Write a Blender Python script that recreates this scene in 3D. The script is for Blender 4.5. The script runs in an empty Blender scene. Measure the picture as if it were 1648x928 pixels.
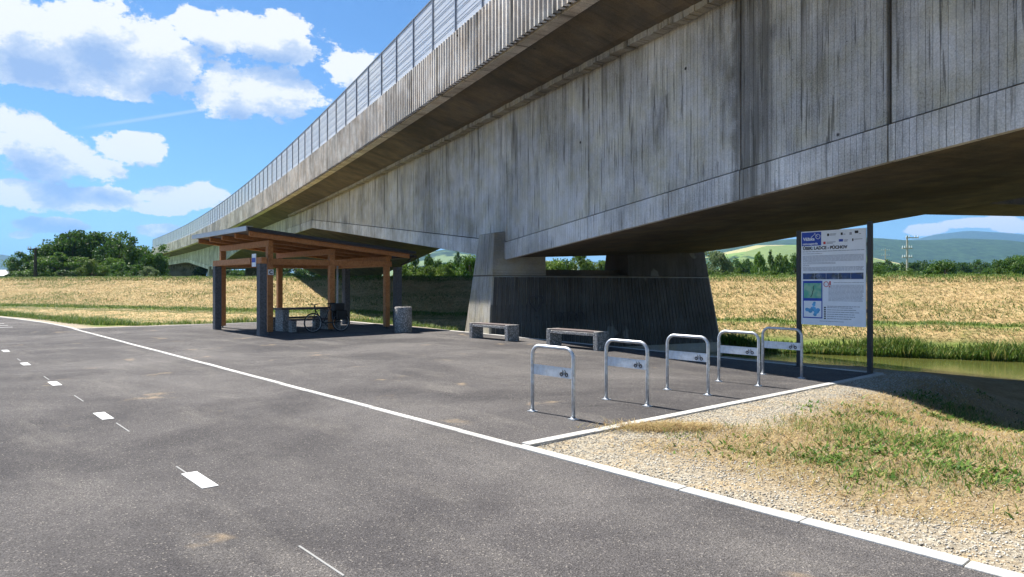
import bpy, math, random
import numpy as np
from mathutils import Vector, Matrix
R = math.radians
random.seed(7); rng = np.random.default_rng(7)
sc = bpy.context.scene
col = sc.collection

# ------------------------------------------------------------------ camera
cam_d = bpy.data.cameras.new('camera'); cam = bpy.data.objects.new('camera', cam_d); col.objects.link(cam)
cam.location = (0, 0, 1.65); cam.rotation_euler = (R(90), 0, 0)
cam_d.sensor_width = 36; cam_d.lens = 1130 / 1648 * 36
cam_d.shift_y = -6 / 1648; cam_d.clip_start = .05; cam_d.clip_end = 30000
sc.camera = cam
sc.render.resolution_x = 1024; sc.render.resolution_y = 577

# ------------------------------------------------------------------ light and exposure
SUN_EL = 54.0
SUN_H = Vector((.73, -.68)).normalized()              # horizontal way the light travels
HAZE = 1.1e-4                                           # density of the air (per metre)
SKY_STRENGTH = .05; SUN_STRENGTH = 5.0
sc.view_settings.view_transform = 'Standard'; sc.view_settings.look = 'None'
sc.view_settings.gamma = 1; sc.view_settings.use_curve_mapping = False
sc.view_settings.exposure = 1.17
sc.cycles.max_bounces = 8; sc.cycles.diffuse_bounces = 1; sc.cycles.glossy_bounces = 3; sc.cycles.transmission_bounces = 4; sc.cycles.transparent_max_bounces = 10; sc.cycles.volume_bounces = 0
sc.cycles.use_adaptive_sampling = True; sc.cycles.adaptive_threshold = .02
sd = bpy.data.lights.new('sun', 'SUN'); sd.energy = SUN_STRENGTH; sd.angle = R(.5); sd.color = (1, .95, .86)
so = bpy.data.objects.new('sun', sd); col.objects.link(so)
so.rotation_euler = Vector((SUN_H.x * math.cos(R(SUN_EL)), SUN_H.y * math.cos(R(SUN_EL)), -math.sin(R(SUN_EL)))).to_track_quat('-Z', 'Y').to_euler()

class NT:
    """small helper round a node tree"""
    def __init__(s, tree): s.t = tree
    def n(s, typ, props=None, **ins):
        nd = s.t.nodes.new('ShaderNode' + typ)
        for k, v in (props or {}).items(): setattr(nd, k, v)
        for k, v in ins.items():
            key = int(k[1:]) if k[0] == '_' else k.replace('__', ' ')
            s.set(nd.inputs[key], v)
        return nd
    def set(s, sock, v):
        if isinstance(v, bpy.types.Node): v = v.outputs[0]
        if isinstance(v, bpy.types.NodeSocket): s.t.links.new(v, sock)
        elif isinstance(v, (tuple, list)) and len(v) == 3 and sock.type == 'RGBA': sock.default_value = (*v, 1)
        else: sock.default_value = v
    def math(s, op, a, b=0.0, c=0.0, clamp=False):
        return s.n('Math', {'operation': op, 'use_clamp': clamp}, _0=a, _1=b, _2=c)
    def vm(s, op, a, b=(0, 0, 0)):
        nd = s.n('VectorMath', {'operation': op}, _0=a)
        if op == 'SCALE': s.set(nd.inputs['Scale'], b)
        else: s.set(nd.inputs[1], b)
        return nd
    def noise(s, vec, scale, detail=4, rough=.55, dist=0.0):
        return s.n('TexNoise', None, Vector=vec, Scale=scale, Detail=detail, Roughness=rough, Distortion=dist)
    def ramp(s, fac, stops, interp='LINEAR'):
        nd = s.n('ValToRGB', None, Fac=fac); cr = nd.color_ramp; cr.interpolation = interp
        while len(cr.elements) < len(stops): cr.elements.new(.5)
        for e, (p, c) in zip(cr.elements, stops):
            e.position = p; e.color = (*c, 1) if len(c) == 3 else c
        return nd
    def mix(s, fac, a, b, mode='MIX'):
        nd = s.n('Mix', {'data_type': 'RGBA', 'blend_type': mode})
        s.set(nd.inputs[0], fac); s.set(nd.inputs[6], a); s.set(nd.inputs[7], b)
        return nd.outputs[2]
    def mr(s, v, a, b, c=0.0, d=1.0, smooth=True):
        nd = s.n('MapRange', {'interpolation_type': 'SMOOTHSTEP' if smooth else 'LINEAR'}, _0=v, _1=a, _2=b, _3=c, _4=d)
        return nd

def px_dir(u, v):
    az = math.atan2((u - 824) / 1130, 1); el = math.atan2((458 - v) / 1130, math.hypot(1, (u - 824) / 1130))
    return az, el

def build_world():
    w = bpy.data.worlds.new('World'); sc.world = w; w.use_nodes = True
    t = NT(w.node_tree); w.node_tree.nodes.clear()
    sky = t.n('TexSky', {'sky_type': 'NISHITA', 'sun_disc': False, 'sun_elevation': R(SUN_EL),
              'sun_rotation': math.atan2(-SUN_H.x, -SUN_H.y), 'air_density': 1.0, 'dust_density': .25, 'ozone_density': 3.0, 'altitude': 250})
    # cumulus clouds: (azimuth, elevation, half sizes) of each heap, edges broken up by noise
    blobs = [(40, 55, 85, 50), (150, 45, 110, 55), (245, 95, 85, 55), (95, 118, 120, 30), (190, 140, 60, 22), (320, 40, 40, 30),
             (412, 52, 88, 42), (450, 75, 60, 28), (430, 145, 95, 42), (370, 140, 50, 28), (570, 112, 48, 32), (30, 222, 60, 42), (75, 250, 85, 38),
             (212, 240, 55, 32), (150, 268, 60, 22), (95, 318, 120, 22), (20, 305, 50, 18), (310, 318, 62, 20), (260, 336, 40, 10),
             (95, 362, 60, 12), (255, 370, 34, 11), (30, 378, 18, 6),
             (1575, 358, 75, 9), (1490, 368, 36, 9), (1640, 364, 40, 9), (1240, 330, 90, 20), (720, -70, 110, 50), (-150, 120, 120, 60), (-180, 300, 110, 30)]
    g = bpy.data.node_groups.new('cloud_field', 'ShaderNodeTree')
    g.interface.new_socket('dir', in_out='INPUT', socket_type='NodeSocketVector')
    g.interface.new_socket('detail', in_out='INPUT', socket_type='NodeSocketFloat')
    g.interface.new_socket('d', in_out='OUTPUT', socket_type='NodeSocketFloat')
    q = NT(g); gi = g.nodes.new('NodeGroupInput'); go = g.nodes.new('NodeGroupOutput')
    d = q.vm('NORMALIZE', gi.outputs[0]); xyz = q.n('SeparateXYZ', None, _0=d)
    az = q.math('ARCTAN2', xyz.outputs[0], xyz.outputs[1]); el = q.math('ARCSINE', xyz.outputs[2])
    ae = q.n('CombineXYZ', None, X=az, Y=el)
    nz = q.noise(q.vm('MULTIPLY', ae, (1, 1.5, 1)), 10.5, gi.outputs[1], .70)
    best = None
    for (u, v, ru, rv) in blobs:
        a0, e0 = px_dir(u, v); a1, _ = px_dir(u + ru, v); am, _ = px_dir(u - ru, v); _, e1 = px_dir(u, v - rv)
        dd = q.vm('MULTIPLY', q.vm('SUBTRACT', ae, (a0, e0, 0)), (2 / (a1 - am), 1 / max(e1 - e0, .004), 0))
        f = q.math('SUBTRACT', 1.12, q.vm('LENGTH', dd).outputs['Value'])
        best = f if best is None else q.n('Math', {'operation': 'SMOOTH_MAX'}, _0=best, _1=f, _2=.25)
    front = q.mr(q.math('ABSOLUTE', az), 1.0, .72)                       # the named heaps fill the view; a broken field goes on around it
    wide = q.noise(q.vm('MULTIPLY', ae, (1, 2.2, 1)), 2.6, 3)
    band = q.math('MULTIPLY', q.mr(el, .04, .14), q.mr(el, 1.1, .6))
    rest = q.math('SUBTRACT', q.math('MULTIPLY', q.math('SUBTRACT', wide, .56), 5.0), q.math('MULTIPLY', q.math('SUBTRACT', 1.0, band), 3.0))
    f = q.mr(front, 0, 1, rest, best, smooth=False)
    f = q.math('ADD', f, q.math('MULTIPLY', q.math('SUBTRACT', nz, .46), 3.3))
    g.links.new(f.outputs[0], go.inputs[0])
    geo = t.n('NewGeometry'); dirv = t.vm('SCALE', geo.outputs['Incoming'], -1.0)
    tc = t.n('TexCoord')
    def field(off, det):
        nd = w.node_tree.nodes.new('ShaderNodeGroup'); nd.node_tree = g; nd.inputs[1].default_value = det
        t.set(nd.inputs[0], t.vm('ADD', tc.outputs['Generated'], off)); return nd
    f0 = field((0, 0, 0), 9); f1 = field((-.016, 0, .038), 7)
    cover = t.mr(f0, .08, .30)
    thick = t.mr(f1, .2, 1.1, smooth=False)
    ccol = t.mix(thick, t.mix(t.mr(thick, 0, .45), (9.4, 9.4, 9.3), (7.2, 7.8, 8.6)), (3.3, 4.7, 7.4))
    # a thin old contrail and faint veil
    a0, e0 = px_dir(120, 207); a1, e1 = px_dir(355, 171)
    dn = t.vm('NORMALIZE', tc.outputs['Generated']); sx = t.n('SeparateXYZ', None, _0=dn)
    az = t.math('ARCTAN2', sx.outputs[0], sx.outputs[1]); el = t.math('ARCSINE', sx.outputs[2])
    along = t.math('DIVIDE', t.math('SUBTRACT', az, a0), a1 - a0)
    off = t.math('ABSOLUTE', t.math('SUBTRACT', el, t.math('ADD', e0, t.math('MULTIPLY', along, e1 - e0))))
    trail = t.math('MULTIPLY', t.mr(off, .0035, .0), t.math('MULTIPLY', t.mr(along, -.05, .3), t.mr(along, 1.1, .8)))
    ae2 = t.n('CombineXYZ', None, X=az, Y=t.math('MULTIPLY', el, 3.0))
    veil = t.mr(t.noise(ae2, 3.2, 6, .6), .5, .8, 0, .2)
    skyc = t.mix(1.0, sky, (.64, .95, 1.2), 'MULTIPLY')
    c = t.mix(t.math('ADD', veil, t.math('MULTIPLY', trail, .4), clamp=True), skyc, (6.6, 7.6, 8.8))
    c = t.mix(cover, c, ccol)
    bg = t.n('Background', None, Color=c, Strength=SKY_STRENGTH)
    w.cycles.sampling_method = 'MANUAL'; w.cycles.sample_map_resolution = 256
    out = t.n('OutputWorld'); w.node_tree.links.new(bg.outputs[0], out.inputs[0])
build_world()

# ------------------------------------------------------------------ materials
def material(name):
    m = bpy.data.materials.new(name); m.use_nodes = True; m.node_tree.nodes.clear()
    t = NT(m.node_tree); out = t.n('OutputMaterial'); t.out = out
    return m, t
def finish(t, color, rough=.85, bump=None, bstr=.4, bdist=.01, metallic=0.0, spec=.4, **kw):
    b = t.n('BsdfPrincipled', None, Base__Color=color, Roughness=rough, Metallic=metallic)
    b.inputs['Specular IOR Level'].default_value = spec
    for k, v in kw.items(): t.set(b.inputs[k.replace('__', ' ')], v)
    if bump is not None: t.set(b.inputs['Normal'], t.n('Bump', None, Strength=bstr, Distance=bdist, Height=bump))
    t.t.links.new(b.outputs[0], t.out.inputs[0]); return b
def pos(t): return t.n('NewGeometry').outputs['Position']

def simple(name, c, rough=.6, var=.25, scale=12, metallic=0.0, bstr=.15, spec=.4):
    m, t = material(name); p = t.n('TexCoord').outputs['Object']
    nz = t.noise(p, scale, 5); f = t.mr(nz, .3, .7, 1 - var, 1 + var)
    colr = t.mix(1.0, c, t.n('CombineColor', None, _0=f, _1=f, _2=f), 'MULTIPLY')
    finish(t, colr, t.mr(nz, .2, .8, rough - .08, min(rough + .1, 1)), nz, bstr, .004, metallic, spec); return m

D0 = Vector((-.4415, .897, 0)).normalized(); N0 = Vector((D0.y, -D0.x, 0))
def concrete(name, base, dark=.5, board=.115, axis=D0, streak=1.0, warm=(.40, .36, .27), flat=None, s_off=0.0, stain=None):
    """board-marked, rain-streaked concrete"""
    m, t = material(name); p = pos(t)
    s = t.math('SUBTRACT', t.vm('DOT_PRODUCT', p, tuple(axis)).outputs['Value'], s_off)
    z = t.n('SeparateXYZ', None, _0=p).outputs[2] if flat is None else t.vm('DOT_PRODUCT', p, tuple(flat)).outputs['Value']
    cell = t.math('FLOOR', t.math('DIVIDE', s, board))
    wn = t.n('TexWhiteNoise', {'noise_dimensions': '1D'}, W=cell)
    st = t.n('CombineXYZ', None, X=t.math('MULTIPLY', s, 7.0), Y=t.math('MULTIPLY', z, .35), Z=2.0)
    str1 = t.noise(st, 1.0, 7, .65)
    st2 = t.n('CombineXYZ', None, X=t.math('MULTIPLY', s, 1.1), Y=t.math('MULTIPLY', z, .25), Z=5.0)
    str2 = t.noise(st2, 1.0, 5, .6)
    blot = t.noise(p, 1.6, 7, .62); fine = t.noise(p, 38, 5, .7)
    c = t.mix(t.mr(blot, .35, .7), base, warm)
    k = t.math('ADD', t.math('MULTIPLY', wn, .09 * streak), t.mr(str1, .3, .75, -.15 * streak, .12 * streak))
    k = t.math('ADD', k, t.mr(fine, .25, .75, -.26, .22)); k = t.math('ADD', t.math('ADD', k, t.mr(t.noise(p, .45, 5, .6), .3, .7, -.30, .22)), .97)
    c = t.mix(1.0, c, t.n('CombineColor', None, _0=k, _1=k, _2=k), 'MULTIPLY')
    c = t.mix(t.mr(str2, .56, .72, 0, dark), c, (.055, .052, .047))
    c = t.mix(t.math('MULTIPLY', t.mr(t.noise(st, 2.3, 4, .5), .6, .66), .6 * streak), c, (.05, .048, .043))   # runs of dirt along board joints
    v2 = t.n('TexVoronoi', None, Vector=p, Scale=1.15); w2 = t.n('TexWhiteNoise', {'noise_dimensions': '3D'}, Vector=v2.outputs['Position'])
    c = t.mix(t.math('MULTIPLY', t.mr(v2.outputs['Distance'], .06, .03), t.mr(w2, .5, .52)), c, (.05, .047, .043))     # tie holes and knocks
    mend = t.math('MULTIPLY', t.mr(t.noise(p, .8, 3, .5), .64, .67), .4 if flat is None else .0); c = t.mix(mend, c, (.40, .395, .38))           # mortar repairs
    if flat is None:                                                                                              # dirt washed down from under the slab
        run = t.math('MULTIPLY', t.mr(t.noise(t.n('CombineXYZ', None, X=t.math('MULTIPLY', s, 2.2), Y=t.math('MULTIPLY', z, .12)), 1.0, 5, .6), .52, .68), t.mr(z, 4.2, 7.4, .0, .95))
        c = t.mix(run, c, (.085, .08, .07))
    if stain is not None:
        dm = t.math('MULTIPLY', t.mr(t.math('ABSOLUTE', t.math('SUBTRACT', s, t.math('ADD', stain, t.math('MULTIPLY', t.math('SUBTRACT', blot, .5), .5)))), .62, .42), t.mr(str1, .3, .62, .25, .8))
        c = t.mix(dm, c, (.10, .096, .085))
    vo = t.n('TexVoronoi', None, Vector=p, Scale=5.5)
    c = t.mix(t.math('MULTIPLY', t.mr(vo.outputs['Distance'], .09, .05), t.mr(fine, .45, .6)), c, (.04, .038, .035))   # blow holes
    fr = t.math('FRACT', t.math('DIVIDE', s, board))
    groove = t.math('MULTIPLY', t.mr(fr, 0.0, .05), t.mr(fr, 1.0, .95))
    brk = t.mr(t.noise(t.n('CombineXYZ', None, X=t.math('MULTIPLY', cell, 3.7), Y=t.math('MULTIPLY', z, 1.4)), 1.0, 4, .7), .42, .6)
    c = t.mix(t.math('MULTIPLY', t.math('MULTIPLY', t.math('SUBTRACT', 1.0, groove), brk), .55), c, (.07, .067, .06))
    h = t.math('ADD', t.math('MULTIPLY', groove, .6), t.math('ADD', t.math('MULTIPLY', str1, .5), t.math('MULTIPLY', fine, .35)))
    finish(t, c, .9, h, .55, .02, spec=.25); return m

M = {}
QS = Vector((-.17, 23.58, 0)).dot(D0)
M['web'] = concrete('board_marked_concrete', (.56, .56, .555), warm=(.52, .50, .41), s_off=QS, stain=-11.0)
M['band'] = concrete('soffit_band_concrete', (.66, .665, .67), .35, .115, D0, .7, (.58, .57, .52), s_off=QS, stain=-11.0)
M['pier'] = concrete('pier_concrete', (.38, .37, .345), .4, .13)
M['pier_shade'] = concrete('pier_shade_concrete', (.115, .11, .106), .5, .16, N0, 1.0, (.10, .092, .08))  # same pier concrete, darkened so its colour carries the shade under the bridge
M['soffit'] = concrete('soffit_shade_concrete', (.11, .10, .086), .7, .5, D0, .45, (.17, .135, .095), N0)  # underside colour lowered to paint in part of the bridge's own shade
M['fascia'] = concrete('fascia_concrete', (.74, .71, .67), .4, .6, D0, .4, (.60, .52, .44))

def asphalt():
    m, t = material('asphalt'); p = pos(t)
    big = t.noise(p, .22, 7, .66, .4); mid = t.noise(p, 1.7, 6, .65); grain = t.noise(p, 95, 3, .7)
    vo = t.n('TexVoronoi', None, Vector=p, Scale=105); cellc = t.n('TexWhiteNoise', {'noise_dimensions': '3D'}, Vector=vo.outputs['Position'])
    c = t.mix(t.mr(big, .35, .7), (.055, .051, .053), (.14, .13, .126))
    c = t.mix(t.mr(t.noise(t.n('CombineXYZ', None, X=t.math('MULTIPLY', t.vm('DOT_PRODUCT', p, (.757, .653, 0)).outputs['Value'], 1.3), Y=t.math('MULTIPLY', t.vm('DOT_PRODUCT', p, (-.653, .757, 0)).outputs['Value'], .35)), 1.0, 7, .68), .48, .75, 0, .5), c, (.19, .175, .16))                           # dust dragged by tyres
    k = t.math('ADD', t.mr(grain, .28, .72, .55, 1.35), t.mr(cellc, .0, 1.0, -.28, .32))
    c = t.mix(1.0, c, t.n('CombineColor', None, _0=k, _1=k, _2=k), 'MULTIPLY')
    c = t.mix(t.math('MULTIPLY', t.mr(cellc, .95, .99), .4), c, (.42, .38, .33))          # pale stone chips
    sand = t.math('MULTIPLY', t.mr(t.noise(t.vm('MULTIPLY', p, (1, 1.0, 1)), .8, 4, .6), .62, .70), t.mr(mid, .42, .6))
    c = t.mix(t.math('MULTIPLY', sand, .55), c, (.42, .31, .19))
    ck = t.n('TexVoronoi', {'feature': 'DISTANCE_TO_EDGE'}, Vector=t.vm('ADD', p, t.vm('SCALE', t.noise(p, 1.2, 5, .7).outputs['Color'], 1.1)), Scale=.28)
    crack = t.math('MULTIPLY', t.mr(ck.outputs['Distance'], .0045, .001), t.mr(t.noise(p, .16, 3), .52, .6))
    c = t.mix(t.math('MULTIPLY', crack, .8), c, (.018, .017, .017))
    h = t.math('ADD', vo.outputs['Distance'], t.math('MULTIPLY', grain, .7))
    finish(t, c, .93, h, .55, .012, spec=.25); return m
M['asphalt'] = asphalt()

def paint(name, c):
    m, t = material(name); p = pos(t); nz = t.noise(p, 60, 5, .7); b = t.noise(p, 6, 4)
    cc = t.mix(t.mr(nz, .6, .75, 0, .5), c, (.25, .24, .23)); cc = t.mix(t.mr(b, .55, .75, 0, .25), cc, (.4, .37, .32))
    finish(t, cc, .8, nz, .3, .004); return m
M['chalk'] = paint('chalk', (.30, .30, .295))
M['paint'] = paint('road_paint', (.62, .62, .61))
def kerbmat():
    m, t = material('kerb_concrete'); p = pos(t); oi = t.n('ObjectInfo').outputs['Random']
    nz = t.noise(p, 45, 6, .7); b = t.noise(p, 3.5, 5, .6)
    c = t.mix(oi, (.56, .55, .52), (.47, .46, .435)); c = t.mix(t.mr(b, .45, .7, 0, .35), c, (.42, .38, .31)); k = t.mr(nz, .25, .75, .8, 1.15)
    c = t.mix(1.0, c, t.n('CombineColor', None, _0=k, _1=k, _2=k), 'MULTIPLY')
    finish(t, c, .9, nz, .35, .004); return m
M['kerb'] = kerbmat()

def ground_mat():
    m, t = material('ground'); p = pos(t)
    at = lambda n: t.n('Attribute', {'attribute_name': n}).outputs['Fac']
    n1 = t.noise(p, .5, 6, .65, .5); n2 = t.noise(p, 3.2, 6, .7); n3 = t.noise(p, 26, 5, .75)
    vo = t.n('TexVoronoi', None, Vector=p, Scale=42)
    wn = t.n('TexWhiteNoise', {'noise_dimensions': '3D'}, Vector=vo.outputs['Position'])
    hay = t.mix(t.mr(n2, .3, .7), (.40, .27, .12), (.56, .42, .22)); hay = t.mix(t.mr(n1, .52, .72, 0, .8), hay, (.17, .19, .05))
    green = t.mix(t.mr(n2, .3, .7), (.10, .17, .03), (.24, .28, .07))
    grav = t.mix(wn, (.25, .21, .155), (.50, .45, .36)); grav = t.mix(t.mr(n2, .45, .7, 0, .7), grav, (.46, .34, .19))
    soil = t.mix(n2, (.09, .07, .045), (.16, .125, .08))
    c = t.mix(at('hay'), soil, hay); c = t.mix(at('green'), c, green); c = t.mix(at('gravel'), c, grav)
    k = t.mr(n3, .25, .75, .7, 1.25); c = t.mix(1.0, c, t.n('CombineColor', None, _0=k, _1=k, _2=k), 'MULTIPLY')
    h = t.math('ADD', t.math('ADD', n2, t.math('MULTIPLY', n3, .6)), t.math('MULTIPLY', vo.outputs['Distance'], .3))
    finish(t, c, .95, h, .8, .05, spec=.15); return m
M['ground'] = ground_mat()

def blade_mat(name, stops, rough=.6, trans=.3, patch=None):
    m, t = material(name); r = t.n('Attribute', {'attribute_name': 'rnd'}).outputs['Fac']
    c = t.ramp(r, stops).outputs[0]
    if patch:                                             # olive streaks of regrowth running along the slope
        p = pos(t); e = t.n('CombineXYZ', None, X=t.math('MULTIPLY', t.vm('DOT_PRODUCT', p, (-.906, .422, 0)).outputs['Value'], .22), Y=t.math('MULTIPLY', t.vm('DOT_PRODUCT', p, (.422, .906, 0)).outputs['Value'], 1.1))
        c = t.mix(t.mr(t.math('ADD', t.noise(e, 1.0, 6, .68), t.mr(t.vm('DOT_PRODUCT', p, (.422, .906, 0)).outputs['Value'], 38.5, 34.5, 0, .12)), .42, .60, 0, .88), c, patch)
        c = t.mix(t.mr(t.noise(p, 1.3, 4, .6), .5, .7, 0, .5), c, (.36, .25, .12))
    b = t.n('BsdfPrincipled', None, Base__Color=c, Roughness=rough); b.inputs['Specular IOR Level'].default_value = .25
    tr = t.n('BsdfTranslucent', None, Color=c); mx = t.n('MixShader', None, Fac=trans)
    t.t.links.new(b.outputs[0], mx.inputs[1]); t.t.links.new(tr.outputs[0], mx.inputs[2]); t.t.links.new(mx.outputs[0], t.out.inputs[0]); return m
M['straw'] = blade_mat('straw', [(0, (.20, .115, .045)), (.35, (.42, .29, .125)), (.8, (.60, .46, .23)), (1, (.25, .27, .07))])
M['hay'] = blade_mat('hay', [(0, (.26, .18, .085)), (.4, (.48, .36, .18)), (.8, (.62, .50, .28)), (1, (.22, .26, .07))], patch=(.16, .19, .05))
M['weed'] = blade_mat('green_weeds', [(0, (.03, .08, .012)), (.5, (.075, .17, .02)), (.85, (.16, .26, .04)), (1, (.40, .34, .12))])
M['lush'] = blade_mat('lush_grass', [(0, (.04, .09, .014)), (.5, (.09, .17, .025)), (.85, (.19, .25, .05)), (1, (.34, .30, .11))])
def leaf_mat(name, a, b, c3):
    m, t = material(name); r = t.n('Attribute', {'attribute_name': 'rnd'}).outputs['Fac']; oi = t.n('ObjectInfo').outputs['Random']
    c = t.ramp(r, [(0, a), (.6, b), (1, c3)]); k = t.mr(oi, 0, 1, .8, 1.2, False)
    c = t.mix(1.0, c, t.n('CombineColor', None, _0=k, _1=k, _2=t.math('MULTIPLY', k, .9)), 'MULTIPLY')
    bs = t.n('BsdfPrincipled', None, Base__Color=c, Roughness=.55); bs.inputs['Specular IOR Level'].default_value = .3
    tr = t.n('BsdfTranslucent', None, Color=c); mx = t.n('MixShader', None, Fac=.35)
    t.t.links.new(bs.outputs[0], mx.inputs[1]); t.t.links.new(tr.outputs[0], mx.inputs[2]); t.t.links.new(mx.outputs[0], t.out.inputs[0]); return m
M['leaf_dark'] = leaf_mat('leaves_dark_green', (.026, .06, .012), (.055, .12, .022), (.12, .20, .04))
M['leaf_mid'] = leaf_mat('leaves_mid_green', (.04, .09, .016), (.09, .18, .03), (.19, .27, .055))
M['leaf_light'] = leaf_mat('leaves_light_green', (.06, .11, .02), (.13, .21, .04), (.24, .29, .07))
M['leaf_silver'] = leaf_mat('leaves_silver_green', (.07, .11, .05), (.14, .19, .09), (.24, .28, .15))
M['bark'] = simple('bark', (.12, .09, .065), .9, .4, 9, bstr=.6)
M['steel'] = simple('galvanised_steel', (.52, .55, .59), .46, .2, 22, .65, .08, .5)
M['plate'] = simple('galvanised_plate', (.60, .65, .72), .42, .12, 16, .55, .08, .5)
M['dark_steel'] = simple('dark_painted_steel', (.035, .035, .038), .5, .2, 20)
M['post_steel'] = simple('barrier_post_steel', (.25, .29, .36), .5, .2, 20, .3)
M['black'] = simple('black_rubber', (.015, .015, .016), .6, .2, 30)
M['ink'] = simple('black_ink', (.02, .02, .025), .7, .05, 30)
M['spray'] = simple('faded_spray_paint', (.085, .083, .09), .95, .3, 9)
M['grey_ink'] = simple('grey_print', (.30, .32, .37), .7, .1, 30)
M['blue_ink'] = simple('blue_print', (.025, .07, .42), .5, .08, 30)
M['light_blue_ink'] = simple('light_blue_print', (.12, .42, .72), .5, .25, 9)
M['red_ink'] = simple('red_print', (.6, .03, .03), .5, .1, 30)
M['sign_white'] = simple('white_sign_print', (.84, .88, .93), .45, .03, 5, bstr=.02)
M['tile_dark'] = simple('dark_grey_block', (.105, .11, .12), .75, .3, 18, bstr=.4)
M['roof_felt'] = simple('dark_roof_felt', (.045, .046, .05), .85, .3, 30, bstr=.4)
M['flashing'] = simple('grey_metal_flashing', (.36, .38, .42), .4, .12, 10, .5)
M['roof_white'] = simple('white_roof_sheet', (.7, .71, .72), .5, .1, 3)
M['wall_grey'] = simple('shed_wall', (.33, .33, .34), .8, .15, 2)
M['pole_concrete'] = simple('pole_concrete', (.42, .39, .35), .85, .2, 4)
M['pole_wood'] = simple('tarred_pole_wood', (.06, .05, .045), .85, .3, 6)

def wood():
    m, t = material('larch_timber'); p = t.n('TexCoord').outputs['Object']; oi = t.n('ObjectInfo').outputs['Random']
    g = t.noise(t.vm('ADD', p, t.n('CombineXYZ', None, X=t.math('MULTIPLY', oi, 30))), 7, 6, .7, 1.5); k = t.noise(p, 60, 3)
    c = t.ramp(t.math('ADD', t.math('MULTIPLY', g, .75), t.math('MULTIPLY', k, .25)), [(.3, (.26, .095, .032)), (.5, (.46, .19, .062)), (.72, (.60, .29, .11))])
    finish(t, c, .6, g, .25, .004); return m
M['wood'] = wood()
def terrazzo(name, a, b):
    m, t = material(name); p = t.n('TexCoord').outputs['Object']
    vo = t.n('TexVoronoi', None, Vector=p, Scale=38); wn = t.n('TexWhiteNoise', {'noise_dimensions': '3D'}, Vector=vo.outputs['Position'])
    c = t.ramp(wn, [(0, a), (.45, tuple(.5 * (i + j) for i, j in zip(a, b))), (.7, b), (1, (.72, .70, .66))])
    c = t.mix(t.mr(vo.outputs['Distance'], .35, .6, 0, .7), c, (.12, .115, .11))
    finish(t, c, .75, vo.outputs['Distance'], .6, .012); return m
M['aggregate'] = terrazzo('exposed_aggregate_concrete', (.16, .15, .15), (.46, .44, .42))
M['plank'] = simple('dark_seat_plank', (.13, .10, .095), .6, .3, 25, bstr=.3)

def glassmat():
    m, t = material('acrylic_panel'); p = pos(t); nz = t.noise(p, .6, 4)
    tr = t.n('BsdfTransparent', None, Color=(.97, .98, .99)); df = t.n('BsdfTranslucent', None, Color=(.86, .91, .96))
    d2 = t.n('BsdfDiffuse', None, Color=(.88, .91, .95)); gl = t.n('BsdfGlossy', None, Roughness=.08)
    a = t.n('MixShader', None, Fac=.92, _1=df.outputs[0], _2=d2.outputs[0]); b = t.n('MixShader', None, Fac=t.mr(nz, .3, .7, .55, .68), _1=tr.outputs[0], _2=a.outputs[0])
    c = t.n('MixShader', None, Fac=.1, _1=b.outputs[0], _2=gl.outputs[0])
    t.t.links.new(c.outputs[0], t.out.inputs[0]); return m
M['acrylic'] = glassmat()
def watermat():
    m, t = material('murky_water'); p = pos(t)
    n = t.noise(t.vm('MULTIPLY', p, (1, 1.6, 1)), 3.5, 4, .6); n2 = t.noise(p, .5, 4)
    c = t.mix(n2, (.075, .095, .022), (.125, .125, .036))
    finish(t, c, .1, n, .12, .03, spec=.5); return m
M['water'] = watermat()
def hillmat(name, forest, field, mixlo, mixhi, cell=.004):
    m, t = material(name); p = pos(t)
    vo = t.n('TexVoronoi', None, Vector=t.vm('MULTIPLY', p, (1, .5, 0)), Scale=cell); wn = t.n('TexWhiteNoise', {'noise_dimensions': '3D'}, Vector=vo.outputs['Position'])
    n = t.noise(p, cell * .8, 6, .6, .6); tr = t.noise(p, .035, 6, .75)
    fld = t.ramp(wn, [(0, field), (.5, tuple(x * 1.25 for x in field)), (.75, (.45, .40, .2)), (1, tuple(x * .8 for x in field))])
    k = t.mr(tr, .3, .7, .55, 1.5); fo = t.mix(1.0, forest, t.n('CombineColor', None, _0=k, _1=k, _2=k), 'MULTIPLY')
    c = t.mix(t.mr(n, mixlo, mixhi), fo, fld)
    finish(t, c, .95, tr, 1.0, 6.0, spec=.1); return m
M['hill_forest'] = hillmat('forested_hill', (.035, .065, .022), (.12, .19, .05), .66, .69)
M['hill_fields'] = hillmat('field_hill', (.03, .055, .022), (.15, .2, .07), .54, .57)
M['hill_meadow'] = hillmat('meadow_hill', (.035, .07, .02), (.17, .26, .07), .42, .45, .007)
M['hill_far'] = hillmat('far_mountain_forest', (.035, .06, .03), (.09, .13, .06), .72, .75)

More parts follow.
